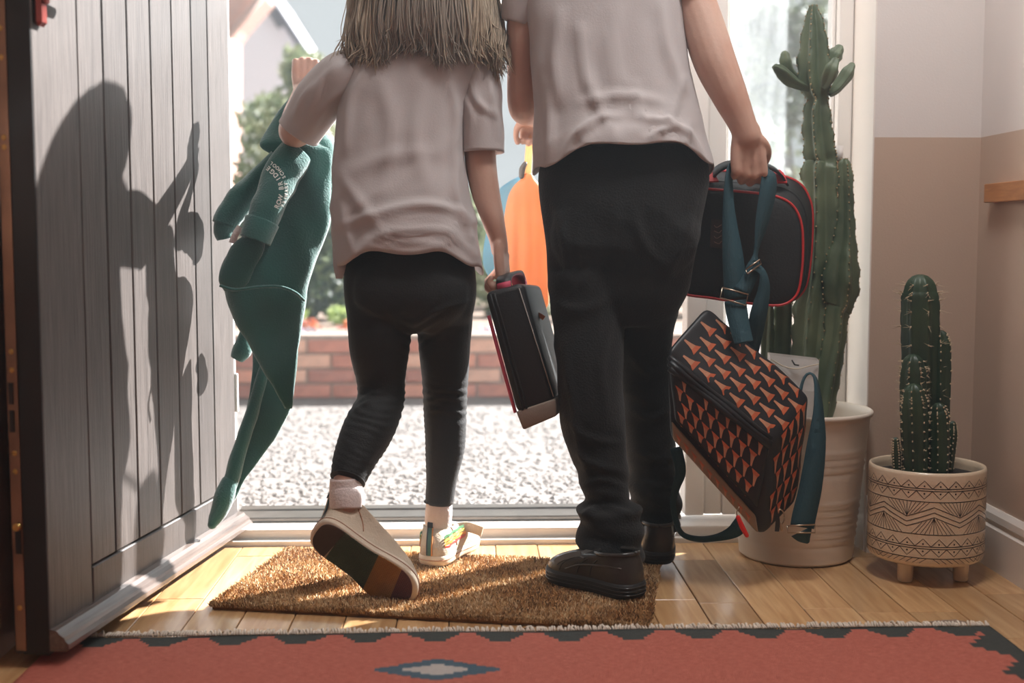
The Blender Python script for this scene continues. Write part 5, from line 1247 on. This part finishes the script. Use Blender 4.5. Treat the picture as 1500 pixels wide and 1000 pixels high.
# cone print draped on the surfaces
def print_cones(quad, obj, n_along, n_rows, tip_dir, out, parent, sx=1.0):
    a, b, c, d = quad; bv = bvh_of(obj); V1, F1, V2, F2 = [], [], [], []
    du = 1.0 / n_along; dvv = 1.0 / n_rows
    for r in range(n_rows):
        for k in range(-1, n_along + 1):
            u0 = (k + (0.5 if r % 2 else 0.0)) * du + 0.02; v0 = (r + 0.5) * dvv
            prof = []
            for t, w in ((0.0, 0.16), (0.38, 0.30), (0.72, 0.52), (1.0, 1.0)):   # tip .. base
                if tip_dir == 'u': prof.append((t, w))
                else: prof.append((t, w))
            P2 = []
            ok = True
            for t, w in prof:
                row = []
                for s in (-1, 1):
                    if tip_dir == 'u': uu, vv = u0 + (t - 0.5) * du * 0.86, v0 + s * w * dvv * 0.46
                    else: uu, vv = u0 + s * w * du * 0.40, v0 + (0.5 - t) * dvv * 0.95
                    if not (-0.03 <= uu <= 1.03 and -0.03 <= vv <= 1.03): ok = False; break
                    q = bl(a, b, c, d, uu, vv); h = bv.ray_cast(q + out * 0.05, -out)
                    if h[0] is None: ok = False; break
                    row.append(h[0] + h[1] * 0.0008 if h[1].dot(out) > 0 else h[0] + out * 0.0008)
                if not ok: break
                P2.append(row)
            if not ok: continue
            for j in range(3):
                quad_ = [P2[j][0], P2[j][1], P2[j + 1][1], P2[j + 1][0]]
                V_, F_ = (V2, F2) if j < 2 else (V1, F1)
                k0 = len(V_); V_.extend(quad_); F_.append((k0, k0 + 1, k0 + 2, k0 + 3))
    if F1:
        me = bpy.data.meshes.new('cone_print'); n1 = len(V1)
        me.from_pydata([tuple(p) for p in V1 + V2], [], F1 + [tuple(i + n1 for i in f) for f in F2])
        me.materials.append(M_c1); me.materials.append(M_c2); me.polygons.foreach_set('material_index', [0] * len(F1) + [1] * len(F2)); me.update()
        o = mesh_obj('cone_print', me, None, parent, False); o['kind'] = 'stuff'
nt_ = (J_ - A_).cross(B_ - A_).normalized(); nt_ = nt_ if nt_.z > 0 else -nt_
print_cones((A_, J_, Q_, B_), sb, 7, 5, 'u', nt_, sb)
print_cones((pk[0], pk[1], pk[2], pk[3]), pkt, 9, 4, 'v', nf, pkt)
ns = (J_ - Q_).cross(E_ - Q_).normalized(); ns = ns if ns.x > 0 else -ns
print_cones((Q_, J_, H_, E_), sb, 5, 5, 'v', ns, sb)
print_cones((pe[0], pe[1], pe[2], pe[3]), bpn, 11, 2, 'v', nf, bpn)
M_teal = mat('teal_webbing', srgb(38, 74, 84), rough=0.75, var=0.15, vscale=10, bump=0.4, bscale=300, stretch=(1, 1, 0.3))
M_steel = mat('steel', srgb(176, 160, 140), rough=0.3, metal=1.0)
Xr = RGT.copy()
def band(rows, th=0.0022, res=26, wd=None):
    pts = [P(*r[:3]) for r in rows]; w = [m_px(r[3], r[2]) for r in rows]
    wdir = [Vector(r[4]) if len(r) > 4 else Xr for r in rows]
    return strap_vf(pts, wdir, w, th, res)
grip = P(1096, 247, 2.512)
mk('strap', band([(1098, 246, 2.520, 26, (0, 1, .2)), (1080, 244, 2.500, 24, (.3, 1, .2)), (1069, 252, 2.470, 16, (1, 1, 0)), (1067, 290, 2.465, 15), (1069, 330, 2.463, 22), (1074, 380, 2.460, 31), (1077, 425, 2.458, 33), (1078, 436, 2.458, 33)]), M_teal, st)
mk('strap', band([(1098, 246, 2.5215, 26, (0, 1, .2)), (1114, 244, 2.500, 26, (-.3, 1, .2)), (1126, 254, 2.470, 26, (1, .6, 0)), (1124, 285, 2.463, 27, (1, .3, 0)), (1115, 330, 2.460, 20, (1, .3, .0)), (1107, 370, 2.458, 9, (1, .8, 0)), (1104, 390, 2.456, 20), (1094, 415, 2.455, 22, (1, 0, .4)), (1086, 428, 2.455, 26)]), M_teal, st)
mk('strap', band([(1104, 388, 2.452, 14, (1, .2, .4)), (1117, 400, 2.452, 14, (1, .6, 0)), (1119, 425, 2.455, 18), (1111, 460, 2.462, 25), (1104, 500, 2.475, 22), (1100, 520, 2.485, 20)]), M_teal, st)
mk('strap_tab', band([(1077, 440, 2.456, 32), (1079, 455, 2.452, 32), (1084, 480, 2.440, 30), (1090, 502, 2.428, 28)]), M_teal, st)
mk('strap', band([(1170, 585, 2.485, 14, (0, 1, 0)), (1176, 558, 2.49, 16, (0.1, 1, 0)), (1185, 547, 2.485, 16, (.2, 1, 0)), (1195, 556, 2.475, 16, (.6, 1, 0)), (1199, 600, 2.46, 20, (1, .6, 0)), (1196, 650, 2.452, 28), (1188, 710, 2.448, 34), (1178, 755, 2.445, 36), (1175, 772, 2.444, 36)]), M_teal, st)
mk('strap_end', band([(1174, 778, 2.444, 34, (1, 0, -.2)), (1178, 786, 2.444, 24, (1, 0, -.3)), (1184, 795, 2.444, 4, (1, 0, -.3))], 0.0022, 8), M_teal, st)
mk('strap', band([(990, 655, 2.50, 18), (997, 690, 2.50, 16), (990, 715, 2.51, 12), (986, 740, 2.52, 9), (996, 778, 2.52, 8, (.2, .4, 1)), (1020, 789, 2.50, 9, (0, .3, 1)), (1050, 787, 2.49, 11, (0, .2, 1)), (1075, 778, 2.48, 20, (0, 0, 1)), (1086, 765, 2.47, 28, (.3, 0, 1))], 0.0022, 40), M_teal, st)
def buckle(corners, r=0.0017):
    c = [P(*p) for p in corners]; mk('buckle', tube_vf(c + [c[0]], r, 8), M_steel, st)
buckle([(1058, 421, 2.452), (1096, 431, 2.452), (1092, 447, 2.450), (1055, 436, 2.450)])
buckle([(1092, 395, 2.450), (1113, 380, 2.450), (1115, 386, 2.449), (1095, 401, 2.449)])
buckle([(1153, 770, 2.438), (1194, 768, 2.438), (1194, 780, 2.437), (1154, 780, 2.437)])
for k in range(10): pass
mk('ring', tube_vf([P(1143 + 6 * math.cos(a), 757 + 11 * math.sin(a), 2.432) for a in np.linspace(0, 2 * math.pi, 17)], 0.0015, 6), M_steel, st)
mk('clip', px_tube([(1143, 765, 2.432, 2), (1145, 775, 2.432, 2.4)], 8, round_end=True), M_steel, st)
mk('clip_strap', strap_vf([P(1133, 738, 2.43), P(1139, 760, 2.43), P(1138, 778, 2.432)], Xr, 0.009, 0.002, 6), M_sat, st, False)
mk('zip_link', tube_vf([P(1083, 742, 2.376), P(1079, 750, 2.374), P(1081, 757, 2.374)], 0.0012, 6, res=8), M_steel, st)
mk('zip_pull', px_tube([(1081, 757, 2.374, 3.2), (1087, 771, 2.372, 3.8), (1094, 784, 2.372, 3.2)], 12, 10, flat=0.6, round_end=True), mat('red_pull', srgb(222, 40, 34), rough=0.4), st)

# ------------------------------------------------------------------ green hoodie hanging from the girl's raised hand
hd_ = empty('hoodie', P(320, 770, 2.60), 'dark green hooded sweatshirt dangling from the smaller child\'s raised hand', 'hoodie')
M_green = mat('green_fleece', srgb(24, 94, 86), rough=0.95, var=0.18, vscale=12, bump=0.5, bscale=260, sheen=0.6)
def cloth(rows, n=64, res=60, e=2.2, seed=1, amp=0.006, caps=(True, True)):
    v = loft_vf(px_loft(rows, n, res, e), caps)
    me = bpy.data.meshes.new('cloth'); me.from_pydata([tuple(p) for p in v[0]], [], v[1]); me.update()
    push(me, lambda p: amp * nz((p[0] + p[2] * .35, p[1], p[2] * .4 - p[0] * .3), (20, 14, 10), seed) + amp * .5 * nz((p[0] - p[2] * .4, p[1], p[2]), (30, 20, 14), seed + 4))
    return me
body_rows = [(212, 428, 480, 2.665, .45), (222, 414, 486, 2.66, .50), (260, 404, 487, 2.655, .46), (300, 392, 486, 2.65, .42), (335, 368, 478, 2.645, .40), (370, 338, 468, 2.64, .42), (400, 322, 459, 2.635, .44), (425, 324, 450, 2.63, .42), (450, 332, 445, 2.625, .36), (480, 348, 441, 2.62, .32), (510, 366, 437, 2.615, .28), (540, 385, 434, 2.61, .26), (570, 404, 430, 2.605, .24), (596, 419, 426, 2.605, .3)]
bd = mesh_obj('body', cloth(body_rows, 72, 80, seed=2, amp=0.009), M_green, hd_)
creases(bd.data, [([(425, 250), (412, 320), (390, 400)], 8, 0.010), ([(455, 240), (450, 330), (436, 425)], 8, 0.010), ([(475, 270), (470, 340)], 6, 0.008), ([(330, 440), (370, 458), (440, 446)], 7, 0.010), ([(342, 462), (385, 482), (436, 470)], 6, 0.009), ([(360, 490), (400, 520), (430, 515)], 6, 0.008), ([(345, 470), (380, 520), (420, 590)], 5, 0.008), ([(400, 330), (385, 380), (350, 410)], 7, 0.008), ([(430, 470), (428, 540)], 6, 0.008)])
# twisted lower half with its dark inner side and rolled front edge
tail_rows = [(455, 372, 430, 2.68, .3), (500, 368, 436, 2.68, .28), (540, 369, 434, 2.675, .24), (575, 366, 429, 2.67, .22), (605, 360, 422, 2.665, .22), (635, 351, 406, 2.66, .24), (665, 342, 386, 2.65, .28), (700, 330, 361, 2.635, .4), (730, 320, 345, 2.625, .5), (745, 316, 334, 2.62, .5)]
mesh_obj('tail', cloth(tail_rows, 64, 60, seed=5, amp=0.006), M_green, bd)
me = bpy.data.meshes.new('t'); v = px_tube([(386, 540, 2.66, 7), (375, 585, 2.65, 9), (362, 625, 2.64, 11), (351, 660, 2.635, 11), (341, 695, 2.625, 12), (332, 718, 2.62, 13)], 24, 50, round_end=True)
me.from_pydata([tuple(p) for p in v[0]], [], v[1]); me.update(); push(me, lambda p: 0.004 * nz(p, (24, 24, 18), 3))
rl = mesh_obj('rolled_sleeve', me, M_green, hd_)
mk('cuff', px_tube([(335, 708, 2.62, 12.5), (329, 726, 2.615, 15), (322, 746, 2.61, 13), (315, 760, 2.605, 10), (311, 768, 2.60, 7)], 22, 24, round_end=True), M_green, rl)
# sleeves
def sleeve(rows, seed, res=44, rib=True, name='sleeve'):
    v = px_tube(rows, 36, res, caps=False); me = shell_me(name, v, 0.004, lambda p: 0.006 * nz((p[0] + p[2], p[1], p[2] - p[0]), (14, 12, 22), seed) + 0.003 * nz(p, (30, 30, 30), seed + 3))
    return mesh_obj(name, me, M_green, hd_)
s1 = sleeve([(432, 226, 2.635, 24), (418, 246, 2.615, 27), (404, 275, 2.60, 26), (392, 305, 2.59, 24), (383, 328, 2.585, 22)], 3)
mk('cuff', px_tube([(384, 324, 2.585, 22.5), (379, 338, 2.58, 21), (374, 352, 2.578, 20)], 36, 12, caps=False), M_green, s1).modifiers.new('t', 'SOLIDIFY').thickness = 0.004
s2 = sleeve([(412, 236, 2.70, 20), (385, 262, 2.70, 21), (358, 288, 2.69, 21), (338, 310, 2.685, 20), (330, 330, 2.68, 17)], 6)
mk('cuff', px_tube([(333, 322, 2.682, 18), (328, 338, 2.68, 15), (330, 350, 2.68, 12)], 30, 10), M_green, s2)
s3 = sleeve([(372, 468, 2.72, 11), (362, 492, 2.715, 12), (354, 512, 2.71, 12), (347, 526, 2.71, 9)], 8)
mk('label_tab', strap_vf([P(352, 332, 2.60), P(345, 343, 2.595), P(340, 356, 2.595)], Vector((1, .4, .4)), 0.014, 0.0015, 6), M_sock, hd_, False)
# folded lump of body below the cuff
mesh_obj('folded_side', cloth([(345, 352, 384, 2.60, .7), (365, 334, 386, 2.60, .55), (390, 322, 378, 2.60, .5), (410, 322, 366, 2.60, .5), (425, 330, 356, 2.605, .5)], 40, 24, seed=9, amp=0.008), M_green, bd)
# hem band seam, hood
mk('hem_seam', px_tube([(322, 418, 2.575, 2.2), (345, 424, 2.572, 2.2), (380, 420, 2.570, 2.2), (410, 420, 2.572, 2.2), (432, 428, 2.58, 2.2), (446, 440, 2.60, 2.2)], 8, 30), M_green, bd)
hood = mesh_obj('hood', cloth([(118, 438, 452, 2.81, .8), (140, 427, 446, 2.79, .5), (165, 408, 438, 2.77, .4), (190, 391, 436, 2.74, .36), (207, 382, 436, 2.715, .34), (217, 384, 440, 2.71, .3), (226, 400, 440, 2.705, .3)], 40, 40, seed=12, amp=0.004), M_green, hd_)
mesh_obj('hood_fold', cloth([(198, 440, 480, 2.68, .6), (210, 430, 487, 2.675, .55), (228, 426, 489, 2.665, .5), (246, 434, 489, 2.66, .46), (262, 452, 488, 2.655, .4), (272, 470, 486, 2.655, .3)], 48, 30, seed=14, amp=0.007), M_green, hood)
mesh_obj('side_panel', cloth([(262, 462, 488, 2.70, .6), (300, 460, 488, 2.70, .6), (330, 456, 484, 2.70, .5), (352, 452, 474, 2.70, .5), (368, 450, 462, 2.70, .5)], 32, 24, seed=16, amp=0.003), M_green, bd)
# school name on the sleeve, following two arcs
M_print = mat('white_print', srgb(226, 226, 220), rough=0.7)
targets = [bvh_of(s1), bvh_of(bd)]
def on_hoodie(px, py):
    d = (FWD + RGT * ((px - 750) / F) + UPV * ((500 - py) / F)).normalized(); best = None
    for b in targets:
        h = b.ray_cast(CAM, d)
        if h[0] is not None and (best is None or h[3] < best[1]): best = (h[0], h[3])
    return best[0] - d * 0.0018 if best else None
def text_on(txt, arc, size, parent):
    q = cr(arc, 80); L = np.concatenate([[0], np.cumsum(np.hypot(*np.diff(q, axis=0).T))])
    cu = bpy.data.curves.new('txt', 'FONT'); tot = L[-1]; step = tot / len(txt)
    for i, ch in enumerate(txt):
        if ch == ' ': continue
        cu.body = ch; cu.size = 1.0; cu.offset = 0.03; cu.align_x = 'CENTER'; o = bpy.data.objects.new('txt', cu); COL.objects.link(o)
        dg = bpy.context.evaluated_depsgraph_get(); dg.update(); m_ = bpy.data.meshes.new_from_object(o.evaluated_get(dg)); bpy.data.objects.remove(o)
        s = (i + 0.5) * step; k = min(int(np.searchsorted(L, s)), 78); p = q[k]; t = q[k + 1] - q[max(k - 1, 0)]; t = t / np.hypot(*t); up = np.array([t[1], -t[0]])
        V = []; ok = True
        for v in m_.vertices:
            pp = p + t * (v.co.x * size * 0.95) + up * ((v.co.y - 0.35) * size)
            w = on_hoodie(pp[0], pp[1])
            if w is None: ok = False; break
            V.append(w)
        if ok and V: mk('letter', (V, [tuple(f.vertices) for f in m_.polygons]), M_print, parent, False)
text_on('ROW BRIDGE', [(404, 306), (411, 288), (411, 270), (404, 257), (391, 245)], 9.5, s1)
text_on('PRIMARY SCHOOL', [(413, 304), (419, 286), (418, 266), (410, 250), (396, 238)], 7.0, s1)

# unseen ceiling fill lamp, added to go with the fill light
lampo = empty('fill_lamp', (0.60, 1.90, 2.4), 'round white fill lamp added at the hall ceiling, unseen', 'lamp')
mk('rim', lathe_vf([(0.0, -0.001), (0.30, -0.001), (0.30, -0.05), (0.285, -0.05), (0.285, -0.012), (0.0, -0.012)], 40, (0.60, 1.90, 2.4)), M_white, lampo)

# ------------------------------------------------------------------ haze volume added to imitate veiling glare
hz_m = bpy.data.materials.new('glare_haze'); hz_m.use_nodes = True; n = hz_m.node_tree.nodes; n.clear()
ou = n.new('ShaderNodeOutputMaterial'); vs = n.new('ShaderNodeVolumeScatter'); vs.inputs['Density'].default_value = 0.10; vs.inputs['Anisotropy'].default_value = 0.55
vs.inputs['Color'].default_value = (0.84, 0.94, 1.0, 1)
hz_m.node_tree.links.new(vs.outputs[0], ou.inputs['Volume'])
hzo = mk('glare_haze', box_vf(XL + 0.001, XR - 0.001, 1.2, 2.99, 0.001, ZC - 0.001), hz_m, None, False); tag(hzo, 'faint haze added in the doorway to imitate veiling glare', 'haze', kind='stuff')
